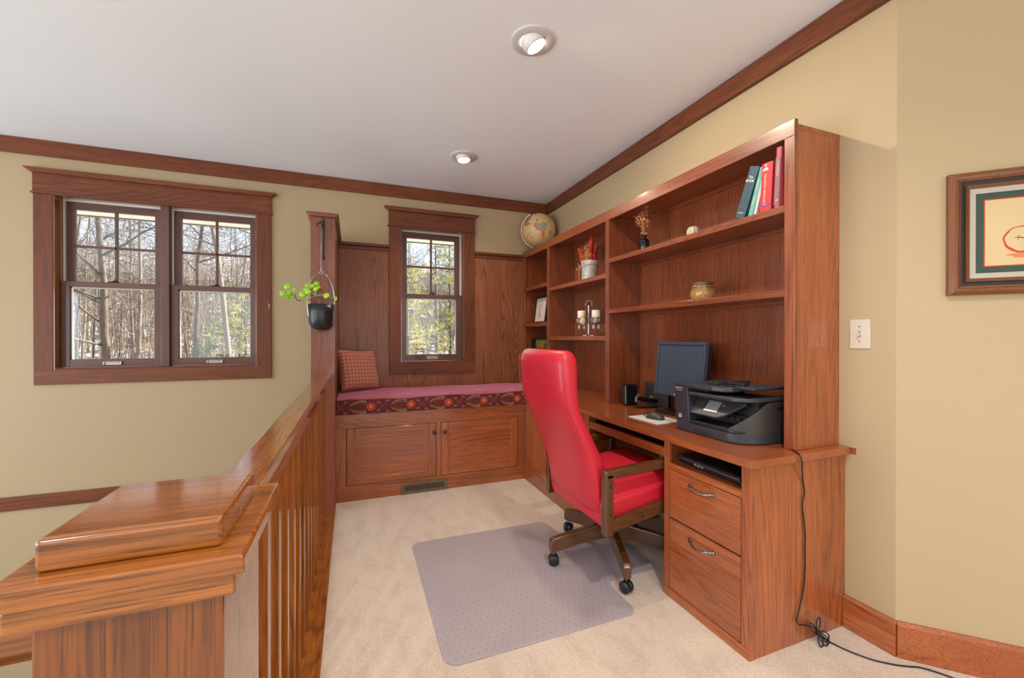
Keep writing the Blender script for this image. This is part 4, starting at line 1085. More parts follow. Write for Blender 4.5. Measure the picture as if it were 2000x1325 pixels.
# dried flowers in a black bottle
dv = empty('bud_vase', (1.725, 2.155, 1.74), 'small black bottle vase of dried tan flowers on the top shelf', 'vase')
MB().lathe([(.030, .0), (.033, .004), (.033, .066), (.028, .078), (.014, .084), (.0135, .098), (.017, .100), (.017, .107), (.012, .107), (.010, .09)], (1.725, 2.155, 1.7405), BLACK_GLOSS, 28).build('bottle', dv)
DRY = plain('dried_petal', (.66, .33, .15), .8, var=.2); DRY2 = plain('dried_stem', (.30, .16, .07), .8)
rs = random.Random(4); mb = MB(); fl = MB()
for i in range(13):
    a = rs.uniform(0, 2 * PI); sp_ = rs.uniform(.01, .075); hh = rs.uniform(.08, .165)
    lean = Vector((math.cos(a) * sp_ * .6, math.sin(a) * sp_ + .012, hh)); b = Vector((1.725, 2.155, 1.842))
    pts = [b, b + lean * .5 + Vector((0, 0, .01)), b + lean]; mb.tube(smooth(pts, 3), .0012, DRY2, 5)
    for k in range(9):
        o = b + lean * rs.uniform(.75, 1.03) + Vector([rs.uniform(-.012, .012) for _ in range(3)])
        for j in range(5):
            d = Vector([rs.gauss(0, 1) for _ in range(3)]).normalized(); s = d.orthogonal().normalized()
            fl.add([o, o + d * .008 + s * .0042, o + d * .015, o + d * .008 - s * .0042], [(0, 1, 2, 3)], DRY)
for k in range(40):
    o = Vector((1.725, 2.155, 1.852)) + Vector([rs.uniform(-.016, .016), rs.uniform(-.02, .02), rs.uniform(-.006, .012)])
    d = Vector([rs.gauss(0, 1) for _ in range(3)]).normalized(); s = d.orthogonal().normalized()
    fl.add([o, o + d * .007 + s * .004, o + d * .013, o + d * .007 - s * .004], [(0, 1, 2, 3)], DRY)
mb.build('stems', dv); fl.build('blossoms', dv)

# small cream ribbed pot, amber jar
mb = MB(); rings = []
for h, r_ in ((0, .018), (.008, .027), (.028, .0325), (.048, .031), (.060, .024), (.066, .014), (.061, .010)):
    rings.append([(1.74 + r_ * (1 + .05 * math.cos(11 * a)) * math.cos(a), 1.765 + r_ * (1 + .05 * math.cos(11 * a)) * math.sin(a), 1.7405 + h) for a in [2 * PI * i / 66 for i in range(66)]])
CRM = plain('cream_glaze', (.56, .47, .32), .4, var=.15)
mb.loft(rings, CRM); mb.build('small_pot', None, loc=(1.74, 1.765, 1.74), label='small round cream ribbed pot on the upper long shelf', cat='pot')
def amber():
    m = M('amber_glaze', .16, .6, 0, .4); x, y, z = m.xyz(m.coord()); n = m.noise(m.coord(), 22., 3.)
    f = ((z + n * .012) * 420.).sin() * .5 + .5
    c = m.mix(z.ss(.03, .075), (.36, .20, .05), (.10, .040, .008)); c = m.mix(f * .35, c, (.46, .28, .08)); c = m.mix(n.ss(.5, .7) * .4, c, (.10, .05, .012)); m.color(c); return m.m
AMB = amber()
jr = empty('honey_jar', (1.725, 1.683, 1.395), 'squat amber glazed ridged jar on the lower long shelf', 'jar')
pr_ = [(.040, 0)]
for i in range(9): h = .004 + i * .0075; r_ = .054 + .009 * math.sin(PI * min(1, (i + .5) / 9)) ; pr_ += [(r_ - .0015, h), (r_, h + .0035)]
pr_ += [(.056, .074), (.050, .081), (.047, .084), (.052, .087), (.054, .091), (.050, .094), (.043, .093), (.042, .07), (.04, .02), (.001, .016)]
MB().lathe(pr_, (1.725, 1.683, 1.3955), AMB, 40, caps=False).build('body', jr)
MB().lathe([(.001, .0895), (.030, .0895), (.0415, .0875)], (1.725, 1.683, 1.3955), plain('dark_inside', (.02, .008, .003), .4), 30, caps=False).build('mouth', jr)

# tin pail of dried wheat
tn = empty('tin_pail', (1.735, 2.815, 1.646), 'galvanised tin pail of orange and red dried wheat tied with string', 'planter')
def galv():
    m = M('galvanised_tin', .45, .5, .35); n = m.noise(m.coord(), 26., 4., .6); m.color(m.mix(n.ss(.35, .7), (.68, .66, .61), (.42, .40, .36))); return m.m
TC = (1.735, 2.815, 1.6465)
MB().lathe([(.058, 0), (.061, .004), (.061, .118), (.065, .122), (.065, .140), (.068, .144), (.066, .150), (.062, .150), (.060, .12), (.0, .118)], TC, galv(), 40, caps=False).build('pail', tn)
TW = plain('jute_string', (.42, .27, .15), .9)
mb = MB()
for k in range(3): mb.tube([(TC[0] + .0665 * math.cos(a), TC[1] + .0665 * math.sin(a), TC[2] + .112 + .003 * k + .001 * math.sin(3 * a)) for a in [2 * PI * i / 32 for i in range(32)]], .0022, TW, 6, closed=True)
kx2, ky2 = TC[0] - .050, TC[1] + .046
K = Vector((kx2, ky2, TC[2] + .114))
for d, s in ((Vector((-.02, .034, -.02)), .012), (Vector((-.028, -.022, -.026)), .014)):
    side = Vector((0, .0, s)); mb.tube(smooth([K, K + d * .5 + side, K + d + side * .4, K + d - side * .6, K + d * .5 - side * .6, K]), .002, TW, 6)
for d in (Vector((-.008, .016, -.105)), Vector((-.012, .004, -.10)), Vector((-.01, .03, .03))): mb.tube(smooth([K, K + d * .5 + Vector((-.006, .006, 0)), K + d]), .0018, TW, 6)
mb.build('string', tn)
cols = [(.62, .10, .03), (.52, .018, .025), (.56, .25, .05), (.60, .05, .03), (.50, .30, .10)]
HM = [plain('wheat_dye', c, .85, var=.25) for c in cols]
HD = [plain('wheat_shade', tuple(v * .5 for v in c), .9) for c in cols]; HL = [plain('wheat_tip', tuple(min(.9, v * 1.25 + .06) for v in c), .85) for c in cols]
rs = random.Random(9)
hd = [(-.040, .05, 0, .115), (-.02, .045, 1, .13), (-.03, .018, 1, .10), (-.01, -.005, 2, .135), (-.035, -.015, 2, .12), (.0, -.02, 3, .19), (-.02, -.045, 3, .125), (.01, -.05, 1, .12), (.02, .02, 0, .125), (-.045, .032, 0, .10), (.03, -.03, 4, .13), (.02, .05, 4, .105), (-.03, -.035, 2, .095)]
for (dx, dy, ci, hh) in hd:
    b = Vector((TC[0] + dx * .8, TC[1] + dy * .8, TC[2] + .135)); top = b + Vector((dx * .5, dy * .55, hh)); mb = MB()
    for k in range(240):
        t = k / 240; p = b.lerp(top, .02 + .98 * t); a = k * 2.4; r_ = .024 * (1 - t) ** .6 * min(1, .55 + 4 * t) + .002
        rad = Vector((math.cos(a), math.sin(a), 0)); d = (rad * .85 + Vector((0, 0, 1.)) + Vector([rs.gauss(0, .22) for _ in range(3)])).normalized(); o = p + rad * r_ * .6; s = d.cross(Vector((0, 0, 1)))
        s = (s if s.length > .01 else Vector((1, 0, 0))).normalized() * .0062
        mb.add([o - d * .002, o + s + d * .006, o + d * .020, o - s + d * .006], [(0, 1, 2, 3)], (HM[ci], HD[ci], HL[ci])[rs.choice((0, 0, 1, 2))])
    mb.tube([b - Vector((0, 0, .012)), top], .003, HD[ci], 6, r1=.001); mb.build('wheat_head', tn)
mb = MB()
for k in range(9):
    b = Vector((TC[0] + rs.uniform(-.03, .03), TC[1] + rs.uniform(-.02, .05), TC[2] + .13)); mb.tube([b, b + Vector((rs.uniform(-.02, .02), rs.uniform(-.02, .045), rs.uniform(.12, .19)))], .0014, plain('pale_straw', (.66, .45, .34), .8) if k == 0 else mb.mats[0], 5, r1=.0005)
mb.build('straw', tn)

# candle holder with two candles
CH = (1.765, 2.875, 1.2125)
ch = empty('candle_holder', CH, 'pewter two-cup candle stand with a small cloth ornament', 'candle holder')
lat = Vector((.36 * .2 + .80, -.60, 0)).normalized()      # the arms run obliquely across the shelf
lat = Vector((.45, -.893, 0))
MB().box(-.052, .052, -.011, .011, 0, .010, PEWTER, Matrix.Translation(CH) @ Matrix.Rotation(R(-63), 4, 'Z')).box(-.052, .052, -.011, .011, 0, .010, PEWTER, Matrix.Translation(CH) @ Matrix.Rotation(R(27), 4, 'Z')).lathe([(.016, .010), (.012, .020)], CH, PEWTER, 16).build('foot', ch, bevel=.002)
MB().box(-.0065, .0065, -.0065, .0065, .010, .245, PEWTER, Matrix.Translation(CH) @ Matrix.Rotation(R(27), 4, 'Z')).build('stem', ch, bevel=.001)
t0 = Vector(CH) + Vector((0, 0, .248))
mb = MB().tube([tuple(t0 + lat * (.030 * math.cos(R(a))) + Vector((0, 0, .008 + .030 * math.sin(R(a))))) for a in range(-40, 222, 12)], .0035, PEWTER, 8); mb.build('top_ring', ch)
CW = M('candle_wax', .5, .4); CW.color((.80, .72, .58)); CW.b.inputs['Subsurface Weight'].default_value = .0; CW = CW.m
CUP = plain('cup_glass', (.42, .33, .28), .12, .6)
for s, dz in ((-1, -.0), (1, .0)):
    c = Vector(CH) + lat * (s * .066) + Vector((0, 0, .105 + dz))
    mb = MB().tube([tuple(Vector(CH) + Vector((0, 0, .100))), tuple(c + Vector((0, 0, -.005)))], .004, PEWTER, 8)
    mb.lathe([(.012, -.012), (.03, -.004), (.040, .0), (.041, .006), (.036, .008)], c, PEWTER, 28)
    for k in range(9): a = 2 * PI * k / 9; mb.tube([tuple(c + Vector((.040 * math.cos(a), .040 * math.sin(a), .004))), tuple(c + Vector((.0415 * math.cos(a), .0415 * math.sin(a), .038)))], .0035, PEWTER, 6)
    mb.tube([tuple(c + Vector((.0415 * math.cos(2 * PI * i / 24), .0415 * math.sin(2 * PI * i / 24), .038))) for i in range(24)], .003, PEWTER, 6, closed=True)
    arm_ = mb.build('cup', ch)
    gp = MB()
    for k in range(4): a = 2 * PI * k / 4 + .4; gp.lathe([(.001, -.05), (.006, -.044), (.007, -.03), (.002, -.012)], (c[0] + .028 * math.cos(a), c[1] + .028 * math.sin(a), c[2]), plain('crystal', (.5, .46, .45), .06, .8) if not gp.mats else gp.mats[0], 8)
    gp.build('crystal_drop', arm_)
    cd = empty('candle', tuple(c + Vector((0, 0, .008))), ('white candle in the holder cup nearer the bookcase divider' if s > 0 else 'white candle in the holder cup further from the bookcase divider'), 'candle', 'candles in the pewter holder')
    MB().lathe([(.0352, .0), (.0352, .036), (.0345, .036), (.0345, .001)], c + Vector((0, 0, .009)), CUP, 28, caps=False).build('glass_cup', cd)
    MB().lathe([(.033, 0), (.034, .003), (.034, .088), (.032, .091), (.0, .087)], c + Vector((0, 0, .009)), CW, 28, caps=False).build('wax', cd)
    MB().tube([tuple(c + Vector((0, 0, .094))), tuple(c + Vector((.001, 0, .106)))], .001, BLACK_SOFT, 5).build('wick', cd)
oc_ = Vector(CH) + lat * -.022 + Vector((-.040, -.015, .118))
OM = plain('muslin', (.62, .44, .27), .9, var=.15)
MB().ball(oc_, .026, OM, 20, 12, sx=.9, sy=.9, sz=1.15).ball(oc_ + Vector((0, 0, .040)), .016, OM, 16, 10).ball(oc_ + Vector((.004, .012, .060)), .006, OM, 10, 8, sz=2).ball(oc_ + Vector((0, -.010, .060)), .006, OM, 10, 8, sz=2).tube([tuple(oc_ + Vector((0, 0, .05))), tuple(oc_ + Vector((.02, 0, .10))), tuple(t0 + Vector((0, 0, -.02)))], .0012, TW, 5).build('cloth_ornament', ch)

# small framed print and the books in the narrow bay
MB().box(HX, HB, PA + .019, 3.921, .934, .962, W_SHELF[1]).build('shelf', hu, bevel=.0012)
fp = empty('framed_print', (1.73, 3.71, 1.343), 'small black framed print of a vase standing in the narrow bookcase bay', 'picture')
FT = Matrix.Translation((1.722, 3.715, 1.3435)) @ Matrix.Rotation(R(7), 4, 'Y')
y0, y1, hh = -.135, .135, .268
mb = MB().box(-.006, .012, y0, y0 + .020, 0, hh, BLACK, FT).box(-.006, .012, y1 - .020, y1, 0, hh, BLACK, FT).box(-.006, .012, y0 + .02, y1 - .02, 0, .016, BLACK, FT).box(-.006, .012, y0 + .02, y1 - .02, hh - .02, hh, BLACK, FT); mb.build('frame', fp, bevel=.001)
MB().box(.0, .008, y0 + .02, y1 - .02, .016, hh - .02, plain('print_paper', (.70, .64, .55), .7), FT).build('paper', fp)
VA = plain('print_orange', (.60, .26, .12), .7); TWG = plain('print_grey', (.22, .22, .21), .7); BLU = plain('print_blue', (.40, .42, .52), .7)
mb = MB(); v0 = .018
mb.add([(-.0006, v0 + .016, .078), (-.0006, v0 - .016, .078), (-.0006, v0 - .014, .108), (-.0006, v0 + .014, .108)], [(0, 1, 2, 3)], VA, False, FT)
mb.add([(-.0006, v0 + .010, .108), (-.0006, v0 - .010, .108), (-.0006, v0, .118)], [(0, 1, 2)], TWG, False, FT)
for (dy, dz) in ((.04, .08), (.018, .095), (-.012, .10), (-.04, .075), (.05, .05)):
    mb.add([(-.0006, v0 + .001, .112), (-.0006, v0 - .001, .112), (-.0006, v0 + dy * .6 - .0015, .112 + dz * .7), (-.0006, v0 + dy, .112 + dz), (-.0006, v0 + dy * .6 + .0015, .112 + dz * .7)], [(0, 1, 2, 3, 4)], TWG, False, FT)
    for k in range(3): mb.add([(-.0007, v0 + dy * (.6 + .2 * k) + .004 * math.cos(j), .112 + dz * (.6 + .2 * k) + .006 * math.sin(j)) for j in range(6)], [tuple(range(6))], TWG, False, FT)
mb.add([(-.0006, v0 + .036, .062), (-.0006, v0 - .045, .062), (-.0006, v0 - .045, .074), (-.0006, v0 + .036, .074)], [(0, 1, 2, 3)], BLU, False, FT)
mb.build('vase_drawing', fp)

def book(name, label, T, w, d, h, cover, page=(.74, .68, .56), group=None, t=.0022, round_=True):
    """upright book: local x is depth (spine at x=0), y thickness, z height"""
    e = empty(name, tuple(T.translation), label, 'book', group)
    mb = MB().box(0, d, -w / 2, -w / 2 + t, 0, h, cover, T).box(0, d, w / 2 - t, w / 2, 0, h, cover, T)
    prof = [(t, -w / 2), (t, w / 2)] + [(-.003 * math.sin(PI * i / 6) if round_ else 0, w / 2 - w * i / 6) for i in range(7)]
    mb.prism(prof, 2, 0, h, cover, T); mb.build('cover', e)
    MB().box(t, d - .004, -w / 2 + t, w / 2 - t, .003, h - .003, plain(name + '_pages', page, .85), T).build('pages', e)
    return e
BG = 'books on the upper shelf beside the bookcase end'
def leanT(x, y, z, lean): return Matrix.Translation((x, y, z)) @ Matrix.Rotation(R(lean), 4, 'X')
c_blue = plain('book_slate_blue', (.040, .085, .115), .55, var=.25)
ZS = 1.7405
# lean: the foot is at larger y (further in), the head rests towards the upright red book
w = .048; th = 20.5
T = leanT(1.662, 1.408, ZS + .0088, th); e = book('book', 'slate blue hardback leaning at the far end of the shelf books', T, w, .16, .222, c_blue, group=BG)
ez = T.to_3x3() @ Vector((0, 0, 1)); ey_ = T.to_3x3() @ Vector((0, -1, 0))
WHT = plain('title_white', (.80, .78, .74), .6); YEL = plain('title_yellow', (.75, .62, .20), .6)
text('title', 'The\nBOOK', e, .0155, WHT, T @ Vector((-.0036, .0, .168)), ey_, ez, bold=True)
text('publisher', 'TYNDALE', e, .007, WHT, T @ Vector((-.0036, .0, .022)), ey_, ez)
T = leanT(1.662, 1.354, ZS + .0035, 17); e = book('book', 'thin teal paperback leaning between the blue and white books', T, .022, .15, .205, plain('book_teal', (.14, .42, .36), .5), group=BG)
ez = T.to_3x3() @ Vector((0, 0, 1)); ey_ = T.to_3x3() @ Vector((0, -1, 0))
text('title', 'PRACTICAL', e, .010, WHT, T @ Vector((-.0036, 0, .13)), ez * -1, ey_)
text('title', 'GARDEN', e, .009, WHT, T @ Vector((-.0036, 0, .065)), ez * -1, ey_)
T = leanT(1.662, 1.3315, ZS + .0025, 15.5); book('book', 'thin white and pink book leaning beside the teal paperback', T, .014, .15, .200, plain('book_pale_pink', (.72, .56, .52), .55), group=BG)
T = leanT(1.675, 1.3135, ZS + .0015, 8); book('book', 'thin green book tucked behind the thick red paperback', T, .014, .14, .150, plain('book_green', (.035, .17, .045), .55), group=BG)
T = leanT(1.655, 1.276, ZS + .0012, 3.0); e = book('book', 'thick red paperback with a blue label near the foot of its spine', T, .050, .14, .205, plain('book_red', (.66, .035, .045), .42), group=BG)
ez = T.to_3x3() @ Vector((0, 0, 1)); ey_ = T.to_3x3() @ Vector((0, -1, 0))
text('title', 'DICTIONARY CROSSWORD', e, .0125, plain('title_cream', (.86, .70, .42), .6), T @ Vector((-.0038, .004, .098)), ez, ey_ * -1, bold=True, sx=.78)
mb = MB().add([(-.0040, .004 + .013 * math.cos(R(a)) * (1 if a <= 180 else .4), .172 + .013 * math.sin(R(a))) for a in range(0, 181, 15)], [tuple(range(13))], WHT, False, T)
mb.lathe([(.005, -.0040), (.005, -.003)], (0, .004, .194), WHT, 12, X=T, axis=0); mb.box(-.0042, -.003, -.017, .020, .024, .033, plain('label_blue', (.10, .10, .50), .5), T); mb.build('spine_marks', e)
text('publisher', 'FIRESIDE', e, .0052, WHT, T @ Vector((-.0046, .0015, .0285)), ey_, ez)
ex_ = T.to_3x3() @ Vector((1, 0, 0))
text('cover_title', 'THE', e, .013, WHT, T @ Vector((.075, -.0256, .118)), ex_, ez, bold=True)
text('cover_title', 'BIG', e, .018, YEL, T @ Vector((.075, -.0256, .098)), ex_, ez, bold=True)
T = leanT(1.652, 1.222, ZS + .0006, 2.6); e = book('book', 'tall thin red and mauve magazine book standing nearest the shelf end', T, .022, .15, .248, plain('book_rose', (.52, .10, .12), .45), group=BG)
ez = T.to_3x3() @ Vector((0, 0, 1)); ey_ = T.to_3x3() @ Vector((0, -1, 0))
MB().box(-.0042, -.003, -.0105, .0105, .010, .205, plain('book_mauve', (.26, .13, .16), .5), T).build('spine_band', e)
text('title', 'Webster\'s', e, .015, plain('title_pink', (.80, .50, .45), .6), T @ Vector((-.0048, 0, .160)), ez, ey_ * -1)
text('title', 'US', e, .012, YEL, T @ Vector((-.0048, 0, .030)), ey_, ez, bold=True)
T = leanT(1.665, 1.1955, ZS + .0004, 1.2); book('book', 'flat crimson hardback pressed against the bookcase end panel', T, .014, .15, .215, plain('book_crimson', (.60, .03, .045), .4), group=BG)
# books in the narrow bay
BT = Matrix.Translation((1.713, 3.665, .9625)) @ Matrix.Rotation(R(5), 4, 'Y')
gb = empty('book', (1.72, 3.7, .9625), 'green covered book facing out behind the chair in the narrow bay', 'book')
GCOV = plain('book_leaf_green', (.07, .20, .04), .5, var=.4)
MB().box(0, .003, -.10, .148, 0, .222, GCOV, BT).box(.024, .027, -.10, .148, 0, .222, BLACK, BT).box(0, .027, .148, .152, 0, .222, plain('spine_pale', (.25, .34, .20), .5), BT).build('cover', gb)
MB().box(.003, .024, -.097, .148, .003, .219, plain('green_book_pages', (.7, .65, .5), .85), BT).build('pages', gb)
MB().box(-.0008, .0005, -.10, .143, .134, .176, plain('title_panel', (.16, .035, .01), .5), BT).build('title_panel', gb)
text('title', 'BIDDIES', gb, .046, plain('title_orange', (.80, .20, .04), .5), BT @ Vector((-.0016, .030, .155)), (0, -1, 0), BT.to_3x3() @ Vector((0, 0, 1)), bold=True, sx=.95)
text('title', 'THE OLD', gb, .020, plain('title_olive', (.45, .38, .10), .5), BT @ Vector((-.0012, .010, .193)), (0, -1, 0), BT.to_3x3() @ Vector((0, 0, 1)))
book('book', 'black spined book standing on the far side of the green book', Matrix.Translation((1.700, 3.850, .9625)), .030, .17, .226, BLACK)

# ------------------------------------------------------------------ hanging planter and its bracket
wh = empty('wall_hook', (-.178, 3.10, 1.9), 'twisted black iron bracket hook on the alcove post', 'hook')
IRON = plain('wrought_iron', (.05, .05, .055), .35, metal=.8)
mb = MB(); pts = []
for i in range(25):
    t = i / 24; pts.append((-.175 - .003 * math.sin(t * 9), 3.088 + .002 * math.cos(t * 9), 1.745 + .245 * t))
mb.tube(pts, .0052, IRON, 8, rs=[.0045 + .0014 * math.sin(i * 1.7) for i in range(25)])
mb.ball((-.175, 3.09, 1.738), .010, IRON, 12, 8, sy=.6)
mb.tube(smooth([(-.174, 3.088, 1.985), (-.172, 3.07, 1.975), (-.170, 3.045, 1.945), (-.174, 3.02, 1.930), (-.182, 3.000, 1.940), (-.187, 2.985, 1.962)]), .0045, IRON, 8)
mb.tube(smooth([(-.176, 3.06, 1.962), (-.195, 3.052, 1.966), (-.208, 3.050, 1.958), (-.211, 3.05, 1.945)]), .004, IRON, 8)
mb.prism([(-.184, 1.975), (-.172, 1.975), (-.178, 2.012)], 1, 3.085, 3.099, IRON)
mb.box(-.182, -.170, 3.093, 3.1005, 1.735, 1.99, IRON); mb.build('bracket', wh)
hp = empty('hanging_planter', (-.183, 3.0, 1.24), 'black bowl planter with round green leaves hanging from a steel hoop on the post', 'planter')
PCx, PCy = -.183, 2.998
POT = plain('matte_black_pot', (.012, .013, .016), .33, .5)
prf = [(.0, 1.2515), (.030, 1.2515)]
for i in range(9): a = R(10 * i); prf.append((.030 + .050 * math.sin(a) , 1.2515 + .085 * (1 - math.cos(a))))
prf += [(.0805, 1.37), (.080, 1.418), (.077, 1.418), (.076, 1.36), (.055, 1.29), (.0, 1.285)]
MB().lathe(prf, (PCx, PCy, 0), POT, 40, caps=False).build('pot', hp)
MB().lathe([(.0, 1.404), (.04, 1.402), (.0765, 1.398)], (PCx, PCy, 0), plain('potting_soil', (.035, .022, .015), .95), 24, caps=False).build('soil', hp)
HOOP = plain('hoop_steel', (.5, .5, .52), .25, metal=1.)
hx = Vector((.92, .38, 0)).normalized()
mb = MB(); pts = []
for i in range(48):
    a = 2 * PI * i / 48; z = 1.429 + .190 * math.sin(a); r_ = .0855 * (abs(math.cos(a)) ** .8) * (1 if math.cos(a) > 0 else -1)
    pts.append((PCx + hx.x * r_, PCy + hx.y * r_, z))
mb.tube(pts, .0032, HOOP, 8, closed=True)
mb.tube([(PCx, PCy, 1.614), (PCx - .001, PCy, 1.655), (PCx - .001, 2.990, 1.935)], .0022, HOOP, 8)
mb.tube([(PCx + .010 * math.cos(a), PCy, 1.627 + .012 * math.sin(a)) for a in [2 * PI * i / 16 for i in range(16)]], .002, HOOP, 6, closed=True)
mb.tube(smooth([(PCx - .001, 2.990, 1.93), (PCx - .006, 2.993, 1.944), (PCx, 2.998, 1.952), (PCx + .006, 2.997, 1.944)]), .0022, HOOP, 8)
mb.build('hoop', hp)
LEAF = M('pilea_leaf', .35, .5); _x, _y, _z = LEAF.xyz(LEAF.coord()); _n = LEAF.noise(LEAF.coord(), 40., 2.)
LEAF.color(LEAF.mix(_n.ss(.35, .65), (.30, .62, .025), (.42, .78, .045))); LEAF.b.inputs['Subsurface Weight'].default_value = .15; LEAF.b.inputs['Subsurface Radius'].default_value = (.01, .02, .005); LEAF = LEAF.m
STM = plain('pilea_stem', (.48, .52, .22), .5); WOODY = plain('woody_stem', (.11, .055, .035), .7)
leaves = [((-.473, 2.95, 1.395), .024, (1, .1, .15)), ((-.398, 2.94, 1.477), .022, (.2, -1, .2)), ((-.382, 3.02, 1.53), .025, (.1, -1, .35)), ((-.361, 2.97, 1.485), .022, (.5, -1, .1)), ((-.352, 3.0, 1.466), .020, (.3, -1, .6)), ((-.338, 3.03, 1.518), .017, (.2, -.8, .8)), ((-.286, 2.96, 1.48), .027, (.2, -1, .3)), ((-.272, 2.98, 1.512), .022, (-.2, -1, .7)), ((-.266, 3.03, 1.541), .021, (.3, -1, .1)), ((-.235, 2.97, 1.537), .018, (.1, -1, .3)), ((-.21, 3.0, 1.558), .020, (.1, -1, .6)), ((-.215, 2.96, 1.516), .019, (-.3, -1, .5)), ((-.203, 3.02, 1.536), .019, (.2, -1, .5)), ((-.151, 2.95, 1.473), .022, (-.3, -1, .2)), ((-.10, 3.0, 1.458), .020, (-1, -.7, .1)), ((-.375, 2.99, 1.462), .018, (.6, -1, .2)), ((-.258, 2.95, 1.495), .022, (0, -1, .5))]
node_l = Vector((-.335, 2.98, 1.475)); node_r = Vector((-.215, 2.985, 1.470)); root = Vector((PCx, PCy, 1.40))
sb = MB()
for i, (p, r_, nn) in enumerate(leaves):
    p = Vector(p); nn = Vector(nn).normalized(); a = nn.orthogonal().normalized(); b = nn.cross(a); mb = MB()
    vs = [tuple(p)]; N = 20
    for rr, dz in ((.5, .0015), (1., -.002)):
        for k in range(N):
            t = 2 * PI * k / N; vs.append(tuple(p + (a * math.cos(t) + b * math.sin(t)) * r_ * .86 * rr * (1 + .03 * math.sin(3 * t)) + nn * dz))
    fs = [(0, 1 + k, 1 + (k + 1) % N) for k in range(N)] + [(1 + k, 1 + N + k, 1 + N + (k + 1) % N, 1 + (k + 1) % N) for k in range(N)]
    mb.add(vs, fs, LEAF, True); lf = mb.build('leaf', hp, loc=tuple(p)); sm = lf.modifiers.new('thick', 'SOLIDIFY'); sm.thickness = .0014
    nd = node_l if p.x < -.30 else node_r
    sb.tube(smooth([nd, (nd + p) / 2 + Vector((0, 0, .012)), p - nn * .001], 4), .0016, STM, 6, r1=.0011)
sb.tube(smooth([node_l, (-.325, 2.98, 1.446), (-.30, 2.98, 1.436), (-.265, 2.98, 1.447), (-.235, 2.985, 1.44), (-.205, 2.99, 1.425), root]), .0026, WOODY, 7)
sb.tube(smooth([node_r, (-.19, 2.99, 1.462), (-.178, 2.99, 1.44), root]), .0024, WOODY, 7)
sb.tube(smooth([node_r, (-.25, 2.96, 1.455), (-.28, 2.95, 1.44), (-.30, 2.945, 1.425)]), .0018, STM, 6)
sb.build('stems', hp)
for p, ang in (((-.308, 2.945, 1.415), 0), ((-.275, 2.95, 1.424), 1)):
    MB().ball(p, .018, LEAF, 14, 8, sx=.18, sy=.5, sz=1.).build('young_leaf', hp)
# ------------------------------------------------------------------ outdoors
rs = random.Random(21)
def gz(x, y):
    t = max(0, y - 9) / 60.
    return -3.2 + 2.3 * min(1, t * 2.2) ** 1.3 + 13. * max(0, t - .35) ** 1.25 + .35 * math.sin(x * .31 + y * .17) * min(1, max(0, y - 6) / 10) + (max(0, x) * .05 if y > 9 else 0)
def snow():
    m = M('snow_ground', .8, .3); c = m.coord(); n = m.noise(c, .55, 5., .62); n2 = m.noise(c, 6., 3.)
    leaf_ = m.mix(n2, (.15, .095, .055), (.24, .165, .105))
    m.color(m.mix(n.ss(.44, .56), (.88, .88, .90), leaf_)); return m.m
mb = MB(); vs = []; fs = []; nx, ny = 60, 50
for j in range(ny + 1):
    for i in range(nx + 1):
        x = -70 + 130 * i / nx; y = YW + .15 + 116 * (j / ny) ** 1.4; vs.append((x, y, gz(x, y)))
for j in range(ny):
    for i in range(nx): k = j * (nx + 1) + i; fs.append((k, k + 1, k + nx + 2, k + nx + 1))
mb.add(vs, fs, snow(), True); struct(mb, 'ground_snow')
# eaves soffit above the windows
def soffit():
    m = M('soffit_vinyl', .5); x, y, z = m.xyz(m.coord()); g = (x.mod(.105) / .105 - .5).abs().ss(.47, .495); v = (x.mod(.42) / .42).lt(.25) * ((x * 420.).sin() * .5 + .5) * .25
    m.color(m.mix(g, m.mix(v, (.74, .70, .58), (.5, .47, .38)), (.30, .28, .22))); return m.m
mb = MB().box(-6, 3.5, YW + .15, 4.68, 2.255, 2.27, soffit()); struct(mb, 'roof_soffit')
mb = MB().box(-6, 3.5, 4.66, 4.68, 2.245, 2.42, plain('fascia_dark', (.16, .13, .11), .6)).box(-6, 3.5, YW + .1, 4.9, 2.75, 2.85, BLACK_SOFT); struct(mb, 'roof_eave')

def bark(name, a, b):
    m = M(name, .9, .2); c = m.scale(m.coord(), 9, 9, 2.2); n = m.noise(c, 1.6, 4., .65); n2 = m.noise(m.coord(), 1.1, 2.)
    m.color(m.mix(n2 * .4, m.mix(n.ss(.3, .7), a, b), (.15, .118, .088))); return m.m
BK = [bark('bark_grey', (0.051, 0.037, 0.027), (0.119, 0.092, 0.068)), bark('bark_pale', (0.112, 0.088, 0.066), (0.232, 0.192, 0.150)), bark('bark_brown', (0.055, 0.035, 0.022), (0.116, 0.077, 0.051))]
def branch(mb, p, d, L, r, depth, m, rnd, spread=.6, seg=5):
    pts = [p.copy()]; rad = [r]; n = 4 if depth > 1 else 3
    for i in range(n):
        d = (d + Vector((rnd.gauss(0, .13), rnd.gauss(0, .13), rnd.gauss(.03, .09)))).normalized(); p = p + d * (L / n); pts.append(p.copy()); rad.append(max(.004, r * (1 - .68 * (i + 1) / n)))
    mb.tube(pts, r, m, seg if depth > 1 else 3, rs=rad)
    if depth <= 0: return
    k = 4 if depth > 1 else 4
    for i in range(k):
        t = rnd.uniform(.25, 1.); q = min(n - 1, int(t * n)); base = pts[q].lerp(pts[q + 1], t * n - q) if t < 1 else pts[-1]
        ax = d.orthogonal().normalized(); ax = Quaternion(d, rnd.uniform(0, 2 * PI)) @ ax
        nd = (d * (1 - spread * .6) + ax * spread + Vector((0, 0, .10))).normalized()
        branch(mb, base, nd, L * rnd.uniform(.42, .66), max(.004, rad[q] * .55), depth - 1, m, rnd, spread, 4)
